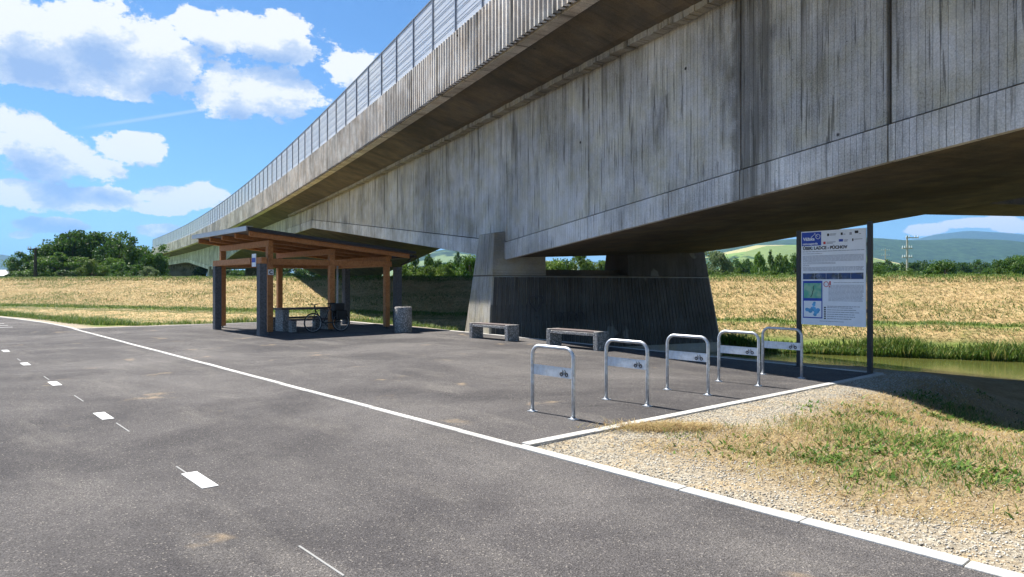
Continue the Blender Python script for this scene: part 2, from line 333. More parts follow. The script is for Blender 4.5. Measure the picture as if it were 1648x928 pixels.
# ------------------------------------------------------------------ mesh helpers
def tag(o, label=None, cat=None, group=None, kind=None):
    if label: o['label'] = label
    if cat: o['category'] = cat
    if group: o['group'] = group
    if kind: o['kind'] = kind
    return o
def empty(name, loc=(0, 0, 0), rz=0):
    o = bpy.data.objects.new(name, None); o.empty_display_size = .2; col.objects.link(o)
    o.location = loc; o.rotation_euler = (0, 0, rz); return o
def ploc(parent):
    v = Vector((0, 0, 0))
    while parent is not None: v = v + parent.location; parent = parent.parent
    return v
def mesh_np(name, V, F, mat, rnd=None, smooth=False):
    me = bpy.data.meshes.new(name); V = np.asarray(V, np.float32); F = np.asarray(F, np.int32); k = F.shape[1]
    me.vertices.add(len(V)); me.vertices.foreach_set('co', V.ravel())
    me.loops.add(F.size); me.loops.foreach_set('vertex_index', F.ravel())
    me.polygons.add(len(F)); me.polygons.foreach_set('loop_start', np.arange(0, F.size, k, dtype=np.int32))
    try: me.polygons.foreach_set('loop_total', np.full(len(F), k, np.int32))
    except Exception: pass
    if smooth: me.polygons.foreach_set('use_smooth', np.ones(len(F), bool))
    if rnd is not None:
        a = me.attributes.new('rnd', 'FLOAT', 'POINT'); a.data.foreach_set('value', np.asarray(rnd, np.float32))
    me.materials.append(M[mat]); me.update(calc_edges=True); me.validate(); return me
def obj_np(name, V, F, mat, parent=None, rnd=None, smooth=False):
    if parent is not None: V = np.asarray(V) - np.array(ploc(parent))
    o = bpy.data.objects.new(name, mesh_np(name, V, F, mat, rnd, smooth)); col.objects.link(o); o.parent = parent; return o

class MB:
    """collects shapes in a local frame f(x,y,z)->world and links them as one mesh"""
    def __init__(s, f=None): s.v = []; s.f = []; s.fr = f
    def p(s, x, y, z): return Vector(s.fr(x, y, z)) if s.fr else Vector((x, y, z))
    def add(s, vs, fs):
        o = len(s.v); s.v += [s.p(*q) for q in vs]; s.f += [tuple(i + o for i in f) for f in fs]; return s
    def box(s, x0, x1, y0, y1, z0, z1):
        return s.add([(x0, y0, z0), (x1, y0, z0), (x1, y1, z0), (x0, y1, z0), (x0, y0, z1), (x1, y0, z1), (x1, y1, z1), (x0, y1, z1)],
                     [(0, 3, 2, 1), (4, 5, 6, 7), (0, 1, 5, 4), (1, 2, 6, 5), (2, 3, 7, 6), (3, 0, 4, 7)])
    def hexa(s, b, t):
        return s.add(list(b) + list(t), [(0, 3, 2, 1), (4, 5, 6, 7), (0, 1, 5, 4), (1, 2, 6, 5), (2, 3, 7, 6), (3, 0, 4, 7)])
    def tube(s, pts, r, n=10, cap=True):
        pts = [Vector(q) for q in pts]; rs = r if isinstance(r, (list, tuple)) else [r] * len(pts); o = len(s.v); up = None
        for i, q in enumerate(pts):
            d = (pts[min(i + 1, len(pts) - 1)] - pts[max(i - 1, 0)]).normalized()
            if up is None: up = d.cross(Vector((0, 0, 1)) if abs(d.z) < .9 else Vector((1, 0, 0))).normalized()
            up = (up - d * up.dot(d)).normalized(); w = d.cross(up)
            for k in range(n):
                a = 2 * math.pi * k / n; c = q + (up * math.cos(a) + w * math.sin(a)) * rs[i]; s.v.append(s.p(*c))
        for i in range(len(pts) - 1):
            for k in range(n):
                s.f.append((o + i * n + k, o + i * n + (k + 1) % n, o + (i + 1) * n + (k + 1) % n, o + (i + 1) * n + k))
        if cap:
            s.f.append(tuple(o + k for k in reversed(range(n)))); e = o + (len(pts) - 1) * n; s.f.append(tuple(e + k for k in range(n)))
        return s
    def ring(s, c, ax1, ax2, R_, r, n=28, m=8):
        c = Vector(c); ax1 = Vector(ax1); ax2 = Vector(ax2); ax3 = ax1.cross(ax2); o = len(s.v)
        for i in range(n):
            a = 2 * math.pi * i / n; d = ax1 * math.cos(a) + ax2 * math.sin(a)
            for k in range(m):
                b = 2 * math.pi * k / m; s.v.append(s.p(*(c + d * (R_ + r * math.cos(b)) + ax3 * (r * math.sin(b)))))
        for i in range(n):
            for k in range(m):
                s.f.append((o + i * m + k, o + ((i + 1) % n) * m + k, o + ((i + 1) % n) * m + (k + 1) % m, o + i * m + (k + 1) % m))
        return s
    def lathe(s, c, prof, n=28):
        o = len(s.v)
        for (r, z) in prof:
            for k in range(n): a = 2 * math.pi * k / n; s.v.append(s.p(c[0] + r * math.cos(a), c[1] + r * math.sin(a), c[2] + z))
        for i in range(len(prof) - 1):
            for k in range(n): s.f.append((o + i * n + k, o + i * n + (k + 1) % n, o + (i + 1) * n + (k + 1) % n, o + (i + 1) * n + k))
        return s
    def build(s, name, mat, parent=None, bevel=0, smooth=False):
        off = ploc(parent); me = bpy.data.meshes.new(name)
        me.from_pydata([tuple(q - off) for q in s.v], [], s.f); me.materials.append(M[mat]); me.update()
        if smooth: me.polygons.foreach_set('use_smooth', [True] * len(me.polygons))
        o = bpy.data.objects.new(name, me); col.objects.link(o); o.parent = parent
        if bevel:
            b = o.modifiers.new('bevel', 'BEVEL'); b.width = bevel; b.segments = 2; b.limit_method = 'ANGLE'
        return o
def link_copy(me, name, parent, loc, rz=0):
    o = bpy.data.objects.new(name, me); col.objects.link(o); o.parent = parent
    o.location = Vector(loc) - ploc(parent); o.rotation_euler = (0, 0, rz); return o

# plaza frame: a runs along the bicycle stands' kerb (to the right and away), b runs along the path (to the left and away)
C0 = Vector((.07, 7.17, 0)); A = Vector((.757, .653, 0)).normalized(); B = Vector((-A.y, A.x, 0))
def L(a, b, z=0.0): return C0 + A * a + B * b + Vector((0, 0, z))
ANG = math.atan2(A.y, A.x)
def ab(x, y):
    dx, dy = x - C0.x, y - C0.y; return dx * A.x + dy * A.y, dx * B.x + dy * B.y
def back_a(b): return np.interp(b, [0, 14, 25.1], [8.9, 9.95, 10.3])
def smooth(e0, e1, x):
    t = np.clip((x - e0) / (e1 - e0), 0, 1); return t * t * (3 - 2 * t)

# path edge beyond the plaza: bends left until it runs beside the dyke
PATH_W = 5.75
path_r = [(0.0, b) for b in (-34, -20, -10, 0, 10, 20, 25.1)]
_h = math.pi / 2; _p = Vector((0.0, 25.1))
for i in range(30):
    _h += R(1.25) if i < 19 else 0
    _p = _p + Vector((math.cos(_h), math.sin(_h))) * 2.0; path_r.append((_p.x, _p.y))
path_l = []
for i, q in enumerate(path_r):
    q0 = Vector(path_r[max(i - 1, 0)]); q1 = Vector(path_r[min(i + 1, len(path_r) - 1)]); d = (q1 - q0).normalized()
    path_l.append((q[0] - d.y * PATH_W, q[1] + d.x * PATH_W))

# ------------------------------------------------------------------ terrain
def paved_dist(x, y):
    """distance outside the paved area (0 inside)"""
    a, b = ab(x, y); ba = back_a(b)
    dx = np.maximum(np.maximum(-a, a - ba), 0); dy = np.maximum(np.maximum(-b, b - 25.1), 0); dpl = np.hypot(dx, dy)
    best = dpl
    pc = [((r[0] + l[0]) / 2, (r[1] + l[1]) / 2) for r, l in zip(path_r, path_l)]
    for (p0, p1) in zip(pc[:-1], pc[1:]):
        ex, ey = p1[0] - p0[0], p1[1] - p0[1]; t = np.clip(((a - p0[0]) * ex + (b - p0[1]) * ey) / (ex * ex + ey * ey), 0, 1)
        best = np.minimum(best, np.maximum(np.hypot(a - p0[0] - t * ex, b - p0[1] - t * ey) - PATH_W / 2, 0))
    return best
def height(x, y, raw=False):
    x = np.asarray(x, float); y = np.asarray(y, float)
    d = .422 * x + .906 * y; s = -.906 * x + .422 * y; a, b = ab(x, y)
    zc = np.interp(s, [-30, 60], [1.98, 2.3])
    chan = np.interp(d, [15.3, 17.5, 20.5, 22, 28.6, 29.5, 31.6, 32.6], [0, -.25, -1.25, -1.45, -1.45, -1.05, -.22, -.04])
    dry = np.interp(d, [20, 24, 27, 30, 32.6], [0, -.2, -.3, -.15, -.02])
    k = smooth(15.0, 8.5, s); lo = dry * (1 - k) + chan * k
    up = np.interp(d, [32.6, 34.5, 41, 41.6, 44.5, 51, 60], [0, .03, .985, 1, 1.01, 0, -.15]) * zc
    z = np.where(d < 32.6, lo, up)
    c = -b
    side = -.55 * smooth(3.0, 9.5, a) * smooth(0, 2.6, c) * smooth(20, 14, d)
    z = z + side
    wob = .05 * np.sin(x * 1.3 + y * .7) * np.sin(y * 1.1 - x * .4) + .03 * np.sin(x * 3.1) * np.sin(y * 2.7 + 1)
    z = z + wob * (d > 15) * (d < 60)
    if raw: return z
    pd = paved_dist(x, y); z = z * smooth(.25, 2.2, pd)
    z = np.where(pd < .05, -.014, z - .004)
    return z
ds = np.unique(np.concatenate([np.linspace(-900, -40, 14), np.arange(-40, -4, 2.0), np.arange(-4, 52, .3), np.arange(52, 90, 2.0), np.linspace(90, 400, 14), np.linspace(400, 9500, 16)]))
ss = np.unique(np.concatenate([np.linspace(-7000, -400, 12), np.linspace(-400, -60, 12), np.arange(-60, -32, 1.5), np.arange(-32, 70, .4), np.arange(70, 120, 2), np.linspace(120, 500, 12), np.linspace(500, 7000, 12)]))
SS, DD = np.meshgrid(ss, ds); GX = -.906 * SS + .422 * DD; GY = .422 * SS + .906 * DD
GZ = height(GX, GY)
nr, nc = GX.shape; idx = np.arange(nr * nc).reshape(nr, nc)
F = np.stack([idx[:-1, :-1], idx[1:, :-1], idx[1:, 1:], idx[:-1, 1:]], -1).reshape(-1, 4)[:, ::-1]
ground = obj_np('ground', np.stack([GX, GY, GZ], -1).reshape(-1, 3), F, 'ground', smooth=True)
def zones(x, y):
    d = .422 * x + .906 * y; s = -.906 * x + .422 * y; pd = paved_dist(x, y); a, b = ab(x, y)
    n = np.sin(x * .9 + 1.7 * np.sin(y * .6)) * np.sin(y * .8 + 1.3 * np.sin(x * .5))
    verge = (b < 0) & (a > 0) & (d < 19)
    hay = smooth(30.5, 31.5, d) * (1 - smooth(41, 41.8, d)); hay = np.where(verge, .55, hay); hay = np.where((d < 22) & ~verge, .35, hay)
    green = np.maximum(smooth(40.6, 41.6, d), smooth(1.2, .5, np.abs(d - 33.4 + .3 * n))); green = np.maximum(green, smooth(31.6, 30.4, d) * smooth(26, 29, d))
    left = (s > 10) & (d < 31); green = np.where(left, smooth(.6, 1.2, pd) * smooth(3.6 + n, 2.2 + n, pd), green); hay = np.where(left & (d > 20), smooth(1.5, 2.5, pd), hay)
    green = np.where(verge, 0, green)
    vg = smooth(1.2 + .4 * n, .5 + .4 * n, np.minimum(-b, a))
    gravel = np.where(verge, np.maximum(vg, .25), smooth(1.1, .5, pd)); gravel = np.where((s < 14) & (d > 15) & (d < 30), smooth(1.7, 1.2, pd), gravel)
    return hay, green, gravel
for nm, arr in zip(('hay', 'green', 'gravel'), zones(GX.ravel(), GY.ravel())):
    at = ground.data.attributes.new(nm, 'FLOAT', 'POINT'); at.data.foreach_set('value', np.asarray(arr, np.float32))
tag(ground, kind='structure')

def hill(name, prof, dist, depth, mat, seed, rough=.03):
    us = np.linspace(prof[0][0], prof[-1][0], 160); vs = np.interp(us, [q[0] for q in prof], [q[1] for q in prof])
    X = (us - 824) / 1130 * dist; H = (458 - vs) / 1130 * dist + 1.65
    r = np.random.default_rng(seed); ts = np.linspace(0, 1, 40); ph = r.uniform(0, 6, (8, 2)); V = []
    for t in ts:
        y = dist + depth * (t - .6); sh = math.sin(min(t / .6, 1) * math.pi / 2) ** 1.3 if t <= .6 else math.cos((t - .6) / .4 * math.pi / 2)
        n = sum(np.sin(X / dist * (14 + 9 * k) + t * (5 + 4 * k) + ph[k, 0]) / (k + 1.5) for k in range(8))
        V.append(np.stack([X * (y / dist) ** .3, np.full_like(X, y), H * sh * (1 + rough * n * (1 if t < .6 else .3)) - 6 * (1 - sh)], -1))
    V = np.array(V); i = np.arange(V.shape[0] * V.shape[1]).reshape(V.shape[:2])
    Fh = np.stack([i[:-1, :-1], i[:-1, 1:], i[1:, 1:], i[1:, :-1]], -1).reshape(-1, 4)
    return tag(obj_np(name, V.reshape(-1, 3), Fh, mat, smooth=True), kind='structure')
hill('mountain', [(1150, 440), (1300, 405), (1390, 392), (1475, 386), (1500, 379), (1545, 373), (1600, 376), (1648, 381), (1750, 392), (1950, 412), (2200, 450)], 6000, 3000, 'hill_far', 1, .012)
hill('wooded_hill', [(900, 455), (1050, 424), (1100, 412), (1200, 390), (1280, 385), (1390, 384), (1440, 387), (1480, 386), (1530, 384), (1600, 390), (1648, 397), (1800, 420), (2000, 455)], 2800, 1500, 'hill_forest', 2)
hill('meadow_hill', [(930, 455), (1060, 430), (1130, 414), (1190, 401), (1215, 396), (1280, 397), (1340, 406), (1400, 420), (1450, 440), (1500, 456)], 1250, 700, 'hill_meadow', 3)
hill('field_hill', [(420, 456), (560, 428), (640, 415), (690, 407), (720, 403), (760, 407), (850, 419), (1000, 423), (1100, 440), (1160, 456)], 2500, 1300, 'hill_fields', 4)
hill('far_ridge', [(-700, 440), (-250, 412), (-80, 407), (0, 409), (30, 414), (90, 423), (200, 433), (330, 455)], 4200, 2000, 'hill_far', 5, .015)

# water
w = MB(lambda s, d, z: (-.906 * s + .422 * d, .422 * s + .906 * d, z))
ws = np.linspace(-60, 15, 40)
w.add([(s, d, -1.0) for s in ws for d in (20.2, 29.9)], [(2 * i, 2 * i + 1, 2 * i + 3, 2 * i + 2) for i in range(39)])
tag(w.build('stream', 'water'), kind='structure')

# paved surfaces
pm = MB(lambda a, b, z: L(a, b, z)); n = len(path_r)
pm.add([(q[0], q[1], 0) for q in path_r] + [(q[0], q[1], 0) for q in path_l], [(i, i + 1, n + i + 1, n + i) for i in range(n - 1)])
path = tag(pm.build('path', 'asphalt'), kind='structure')
pz = MB(lambda a, b, z: L(a, b, z)); bs = [0.0, 7, 14, 20, 25.1]
pz.add([(.0, b, .003) for b in bs] + [(float(back_a(b)), b, .003) for b in bs], [(i, 5 + i, 6 + i, i + 1) for i in range(4)])
plaza = tag(pz.build('plaza', 'asphalt'), kind='structure')
# dashes and faint setting-out lines on the path
dash_a = -2.86
for k in range(-1, 6):
    b0 = .84 + 3.82 * k; q = MB(L); q.box(dash_a - .065, dash_a + .065, b0 - .29, b0 + .29, .001, .005); q.build('dash', 'paint', path)
for (b0, ln, off) in ((-1.45, .6, .0), (1.28, .3, -.02), (3.72, .65, .02), (6.45, .7, .02), (9.4, .6, 0), (13.4, .6, 0)):
    q = MB(L); q.box(dash_a + off - .007, dash_a + off + .007, b0 - ln / 2, b0 + ln / 2, .001, .004); q.build('chalk_line', 'chalk', path)
for k in range(3):
    q = MB(L); q.box(-5.4, -1.6, 28.0 + 1.6 * k, 28.14 + 1.6 * k, .001, .005); q.build('crossing_bar', 'paint', path)

# kerbs: single metre-long stones
def kerb(name, pts, wid, top, inward=1):
    root = tag(empty(name, L(*pts[0])), kind='structure'); pts = [Vector(q) for q in pts]; lens = [(q1 - q0).length for q0, q1 in zip(pts[:-1], pts[1:])]
    tot = sum(lens); s = 0.0
    def at(t):
        for q0, q1, l in zip(pts[:-1], pts[1:], lens):
            if t <= l + 1e-6: return q0 + (q1 - q0) * (t / l), (q1 - q0).normalized()
            t -= l
        return pts[-1], (pts[-1] - pts[-2]).normalized()
    while s < tot - .2:
        e = min(s + 1.0, tot); p0, d0 = at(s + .004); p1, d1 = at(e - .004); n0 = Vector((d0.y, -d0.x)) * wid * inward; n1 = Vector((d1.y, -d1.x)) * wid * inward
        h = top + random.uniform(-.003, .004); j = random.uniform(-.004, .004)
        q = MB(L); b4 = [(p0.x + j, p0.y, -.12), (p1.x + j, p1.y, -.12), (p1.x + n1.x + j, p1.y + n1.y, -.12), (p0.x + n0.x + j, p0.y + n0.y, -.12)]
        if inward > 0: b4 = [b4[0], b4[3], b4[2], b4[1]]
        q.hexa(b4, [(x, y, h) for (x, y, _) in b4]); q.build('kerb_stone', 'kerb', root, bevel=.006); s = e
kerb('path_kerb', [(-.06, -12), (-.06, 0.0)], .13, .012)
kerb('edge_kerb', [(-.05, 0.0), (-.05, 25.0)], .10, .010)
kerb('stand_kerb', [(.09, .06), (8.9, .06)], .13, .016)
kerb('back_kerb', [(8.9, .0), (9.95, 14), (10.3, 25.1)], .13, .012)
kerb('far_kerb', [(.1, 25.1), (10.3, 25.1)], .12, .012, -1)
kerb('bend_kerb', path_r[6:24], .12, .012)

# ------------------------------------------------------------------ bridge
Q0 = Vector((-.17, 23.58, 0)); TH0 = math.atan2(D0.y, D0.x); KC = R(.055); S_C = 0.0; S_END = 151.0; S_BEG = -52.0
def heading(s): return TH0 + (KC * (s - S_C) if s > S_C else 0)
def PB(s, y, z):
    if s <= S_C: return Q0 + D0 * s + N0 * y + Vector((0, 0, z))
    th = heading(s); c = Q0 + D0 * S_C + Vector((math.sin(th) - math.sin(TH0), -(math.cos(th) - math.cos(TH0)), 0)) / KC
    return c + Vector((math.sin(th), -math.cos(th), 0)) * y + Vector((0, 0, z))
def soffit(s):
    if s < 0: return min(5.9, 2.5 + .0785 * -s)
    if s < 94: return min(5.9, 2.5 + .105 * s, 3.85 + .085 * (94 - s))
    return min(5.8, 3.85 + .075 * (s - 94))
Z_WEB, Z_EDGE, Z_FT, Z_BAR = 7.4, 7.85, 9.4, 11.45; FASC = -2.22; WID = 8.3; TILT = .043
bridge = tag(empty('bridge', Q0), 'grey concrete box girder bridge with haunched spans carrying the noise barrier', 'bridge')
joints = [S_BEG, -47.5, -43, -38.5, -34, -30, -26, -22, -18, -13.9, -10.7, -5.1, 0, 6.1, 9.8]
while joints[-1] < S_END - 5: joints.append(joints[-1] + 4.5)
joints.append(S_END)
def boards(s0, s1, fn_bot, fn_top, y, wide, name, mat, f=PB, back=.09, rel=.003):
    """a face of upright shuttering boards between s0 and s1"""
    prof = [(s0, back), (s0, 0.0)]; s = s0
    while s < s1 - .02:
        e = min((math.floor(s / wide + 1e-4) + 1) * wide, s1); o = -random.uniform(0, rel)
        if s1 - e < wide * .3: e = s1
        prof += [(s + .0025, o), (e - .0025, o)]
        if e < s1: prof.append((e, .006))
        s = e
    prof += [(s1, 0.0), (s1, back)]; v = []; k = len(prof)
    for (ps, o) in prof: v.append((ps, y + o, fn_bot(ps)))
    for (ps, o) in prof: v.append((ps, y + o, fn_top(ps)))
    q = MB(f); q.add(v, [(i, k + i, k + i + 1, i + 1) for i in range(k - 1)] + [tuple(reversed(range(k, 2 * k))), tuple(range(k))]); return q.build(name, mat, bridge)
for s0, s1 in zip(joints[:-1], joints[1:]):
    wide = .115 if s1 < 34 and s0 > -26 else 2.5
    boards(s0 + (.045 if s0 == -13.9 else .02), s1 - (.045 if s1 == -13.9 else .02), lambda s: soffit(s) + .61, lambda s: Z_WEB + .05, 0.0, wide, 'web_panel', 'web')
    boards(s0 + .014, s1 - .014, lambda s: soffit(s), lambda s: soffit(s) + .58, -.035, wide, 'soffit_band', 'band', back=.12, rel=.003)
def strip(name, mat, ylist, s0=S_BEG, s1=S_END, step=2.0):
    """section (y, z(s)) swept along the bridge"""
    n = int((s1 - s0) / step) + 1; S = np.linspace(s0, s1, n); k = len(ylist); q = MB(PB)
    q.add([(s, y, z(s) if callable(z) else z) for s in S for (y, z) in ylist], [(i * k + j, i * k + j + 1, (i + 1) * k + j + 1, (i + 1) * k + j) for i in range(n - 1) for j in range(k - 1)])
    q.f.append(tuple(range(k))); q.f.append(tuple((n - 1) * k + j for j in reversed(range(k)))); return q.build(name, mat, bridge)
zr = lambda s: soffit(s) + TILT * WID if s < 15 else max(2.0, min(soffit(s) + TILT * WID, 4.18 - .127 * (s - 28.7)) if s < 58 else min(soffit(s) + .3, 2.0 + .13 * (s - 58)))
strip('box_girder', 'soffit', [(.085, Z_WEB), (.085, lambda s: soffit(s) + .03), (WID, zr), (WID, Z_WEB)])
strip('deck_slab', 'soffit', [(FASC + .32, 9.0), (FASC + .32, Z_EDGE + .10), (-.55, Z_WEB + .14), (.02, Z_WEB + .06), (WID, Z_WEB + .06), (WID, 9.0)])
strip('edge_beam', 'fascia', [(FASC + .4, 9.38), (FASC + .4, Z_EDGE - .02), (FASC + .06, Z_EDGE - .02), (FASC + .06, 9.38), (FASC + .4, 9.38)])
strip('edge_beam', 'fascia', [(WID + .3, 9.2), (WID + .3, 8.5), (WID - .05, 8.5), (WID - .05, 9.2), (WID + .3, 9.2)])
# rough fillet where the slab meets the web
fl = MB(PB)
s = -30.0
while s < 40:
    l = random.uniform(.16, .3); fl.box(s, s + l - .02, -.36 + random.uniform(-.015, .015), -.08, Z_WEB - .03 + random.uniform(-.02, .02), Z_WEB + .13); s += l
fl.build('slab_fillet', 'pier', bridge)
# ribbed fascia panels
PL = 4.2; ribs = 19; pr = []
for i in range(ribs):
    x = PL * i / ribs; pitch = PL / ribs; pr += [(x + .004, 0.0), (x + pitch * .18, -.13), (x + pitch * .54, -.13), (x + pitch * .64, 0.0)]
pr = [(.006, .05)] + pr + [(PL - .006, .05)]; k = len(pr)
fv = [(x - PL / 2, y, z) for z in (0, Z_FT - Z_EDGE) for (x, y) in pr]
fme = mesh_np('fascia_panel', fv, [(i, i + 1, k + i + 1, k + i) for i in range(k - 1)], 'fascia')
s = S_BEG + PL / 2
while s < S_END - PL / 2:
    o = link_copy(fme, 'fascia_panel', bridge, PB(s, FASC, Z_EDGE - .003), heading(s) + math.pi); o.scale = (1, -1, 1) ; o.rotation_euler.z = heading(s); s += PL
# capping along the fascia top
strip('coping', 'fascia', [(FASC - .04, Z_FT), (FASC - .04, Z_FT + .07), (FASC + .42, Z_FT + .07), (FASC + .42, Z_FT), (FASC - .04, Z_FT)])
# piers
def pier(s_off, zb, zw, zt, wide=.16):
    root = MB(PB)
    fr = lambda z: s_off - .0 + .043 * z; bk = lambda z: s_off + 2.1 - .2 * z; yl = lambda z: -.66 + .075 * z; yr = lambda z: 9.25 - .2 * z
    def block(name, y0, y1, z0, z1, mat, inset=0.0, slope=0.0):
        q = MB(PB); b4 = []; t4 = []
        for (z, dst) in ((z0, b4), (z1, t4)):
            ya = yl(z) if y0 is None else y0; yb = yr(z) if y1 is None else y1; zz = (z, z + slope) if dst is t4 else (z, z)
            dst += [(fr(z) + inset, ya, zz[0]), (bk(z) - inset, ya, zz[0]), (bk(z) - inset, yb, zz[1]), (fr(z) + inset, yb, zz[1])]
        q.hexa([b4[0], b4[1], b4[2], b4[3]], [t4[0], t4[1], t4[2], t4[3]]); return q.build(name, mat, bridge, bevel=.025)
    block('pier_wall', None, None, zb, zw - .02, 'pier')
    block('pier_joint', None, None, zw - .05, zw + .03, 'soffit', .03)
    block('pier_column', None, 1.55, zw + .0, zt, 'pier', 0, .25)
    block('pier_column', 5.0, None, zw + .0, zt + .5, 'pier_shade')
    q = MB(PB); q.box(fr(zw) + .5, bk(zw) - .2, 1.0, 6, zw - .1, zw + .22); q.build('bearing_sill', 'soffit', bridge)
    # shuttering boards on the face towards the plaza
    nb_ = int(9.6 / wide); wallb = MB(PB); z0, z1 = max(zb, -.6), zw - .06
    yy = lambda f, z: yl(z) + .07 + f * (yr(z) - yl(z) - .14)
    for i in range(nb_):
        o = .012 + random.uniform(0, .018); f0, f1 = (i + .07) / nb_, (i + .93) / nb_
        wallb.hexa([(fr(z0) - o, yy(f0, z0), z0), (fr(z0) + .05, yy(f0, z0), z0), (fr(z0) + .05, yy(f1, z0), z0), (fr(z0) - o, yy(f1, z0), z0)],
                   [(fr(z1) - o, yy(f0, z1), z1), (fr(z1) + .05, yy(f0, z1), z1), (fr(z1) + .05, yy(f1, z1), z1), (fr(z1) - o, yy(f1, z1), z1)])
    wallb.build('board_face', 'pier_shade', bridge)
pier(0, -2.2, 1.97, 3.40)
pier(93.0, -1.5, 2.4, 4.4)
g = MB(PB)      # faded spray paint on the pier wall: a heart and some loops
hp = [(.0, 1.15 + .035 * (13 * math.cos(t) - 5 * math.cos(2 * t) - 2 * math.cos(3 * t) - math.cos(4 * t)) / 2, .9 + .5 * math.sin(t) ** 3) for t in np.linspace(0, 2 * math.pi, 26)]
g.tube([(.0 + .03 - .075, 1.1 + .28 * math.sin(t) ** 3, 1.05 + .019 * (13 * math.cos(t) - 5 * math.cos(2 * t) - 2 * math.cos(3 * t) - math.cos(4 * t))) for t in np.linspace(.0, 2 * math.pi, 26)], .018, 5)
g.tube([(-.05, 1.7 + .05 * i + .12 * math.sin(i * 1.1), .55 + .17 * math.cos(i * 1.1)) for i in range(26)], .014, 5)
g.build('graffiti', 'spray', bridge)
# neighbouring deck that joins on the right of the near span
q = MB(); p0, p1 = Vector((10.75, 20.1, 0)), Vector((33, 23.3, 0)); dd = (p1 - p0).normalized(); nn = Vector((-dd.y, dd.x, 0))
q.hexa([tuple(p0 + Vector((0, 0, 3.68))), tuple(p1 + Vector((0, 0, 3.62))), tuple(p1 + nn * -1.2 + Vector((0, 0, 3.62))), tuple(p0 + nn * -1.2 + Vector((0, 0, 3.9)))][::-1],
       [tuple(p0 + Vector((0, 0, 6.5))), tuple(p1 + Vector((0, 0, 6.5))), tuple(p1 + nn * -1.2 + Vector((0, 0, 6.5))), tuple(p0 + nn * -1.2 + Vector((0, 0, 6.5)))][::-1])
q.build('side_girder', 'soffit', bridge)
# abutment at the far end with wing wall
ab_ = MB(PB); ab_.box(S_END - 1, S_END + 4, -2.3, 8.6, -1, 8.9); ab_.hexa([(S_END - 9, -2.6, -1), (S_END + 4, -2.6, -1), (S_END + 4, -2.2, -1), (S_END - 9, -2.2, -1)], [(S_END - 3, -2.6, 5), (S_END + 4, -2.6, 8.5), (S_END + 4, -2.2, 8.5), (S_END - 3, -2.2, 5)]); ab_.build('abutment', 'pier', bridge)

# ------------------------------------------------------------------ noise barrier
barrier = tag(empty('noise_barrier', PB(20, FASC + .15, Z_FT + .07)), 'striped translucent noise barrier with dark posts along the top of the bridge', 'noise barrier')
BAY = 2.1; HB = Z_BAR - Z_FT - .07
pme = None; q = MB(); q.box(-.03, .03, -.045, -.035, 0, HB); q.box(-.03, .03, .035, .045, 0, HB); q.box(-.006, .006, -.035, .035, 0, HB); o = q.build('post', 'post_steel', barrier); pme = o.data; bpy.data.objects.remove(o)
q = MB(); q.box(-BAY / 2 + .035, BAY / 2 - .035, -.01, .01, .02, HB - .02); o = q.build('panel', 'acrylic', barrier); gme = o.data; bpy.data.objects.remove(o)
q = MB()
for z in [z0 + dz for z0 in np.linspace(.16, HB - .32, 5) for dz in (0, .2, .26)]: q.box(-BAY / 2 + .035, BAY / 2 - .035, .0105, .016, z - .007, z + .007)
q.box(-BAY / 2 + .035, BAY / 2 - .035, -.03, .03, HB - .03, HB + .01); o = q.build('stripe_bars', 'post_steel', barrier); sme = o.data; bpy.data.objects.remove(o)
def fixmesh(me, off):
    for v in me.vertices: v.co = v.co + off
for me in (pme, gme, sme): fixmesh(me, ploc(barrier))
s = S_BEG + 1
while s < S_END:
    link_copy(pme, 'post', barrier, PB(s, FASC + .15, Z_FT + .07), heading(s))
    if s + BAY < S_END:
        m_ = s + BAY / 2; g_ = link_copy(gme, 'panel', barrier, PB(m_, FASC + .15, Z_FT + .07), heading(m_))
        st = bpy.data.objects.new('stripe_bars', sme); col.objects.link(st); st.parent = g_
    s += BAY

# ------------------------------------------------------------------ picnic shelter
sh = tag(empty('picnic_shelter', L(6.75, 20)), 'timber picnic shelter with dark sloping roof beside the bridge pier', 'shelter')
zt = lambda a: 3.15 - .0933 * (a - 4.5)
def part(name, mat, x0, x1, y0, y1, z0, z1, bevel=.008, parent=None):
    q = MB(L); q.box(x0, x1, y0, y1, z0, z1); return q.build(name, mat, parent or sh, bevel=bevel)
for a in (4.5, 6.75, 9.0):
    for b in (17.8, 22.4):
        part('post', 'wood', a - .095, a + .095, b - .095, b + .095, .07, zt(a) - .21)
        q = MB(L); q.box(a - .07, a + .07, b - .07, b + .07, .0, .012); q.box(a - .02, a + .02, b - .02, b + .02, .012, .075); q.build('post_foot', 'dark_steel', sh)
    q = MB(L); q.box(a - .085, a + .085, 17.66, 22.54, zt(a) - .205, zt(a) - .008); q.build('upper_beam', 'wood', sh, bevel=.008)
for b in (17.8, 22.4):
    for (x0, x1) in ((3.82 if b < 20 else 4.28, 4.4), (4.6, 6.65), (6.85, 8.9)): part('tie_beam', 'wood', x0, x1, b - .075, b + .075, 2.33, 2.53)
part('tie_beam', 'wood', 3.86, 4.03, 16.85, 21.55, 2.338, 2.538); part('tie_beam', 'wood', 9.13, 9.3, 17.9, 22.3, 2.338, 2.538)
def pillar(a, b):
    root = None
    for i in range(12):
        z0 = i * .194; q = MB(L); q.box(a - .115, a + .115, b - .14, b + .14, z0 + .003, z0 + .191); q.build('block', 'tile_dark', PIL, bevel=.006)
for (a, b) in ((3.93, 17.0), (3.95, 21.35), (9.6, 18.0), (9.3, 21.6)):
    PIL = empty('pillar', Vector((0, 0, 0))); PIL.parent = sh; PIL.location = L(a, b) - sh.location
    q = MB(L); q.box(a - .105, a + .105, b - .13, b + .13, 0, 2.325); q.build('core', 'tile_dark', PIL); pillar(a, b)
rb = [17.42, 18.72, 20.02, 21.32, 22.62]
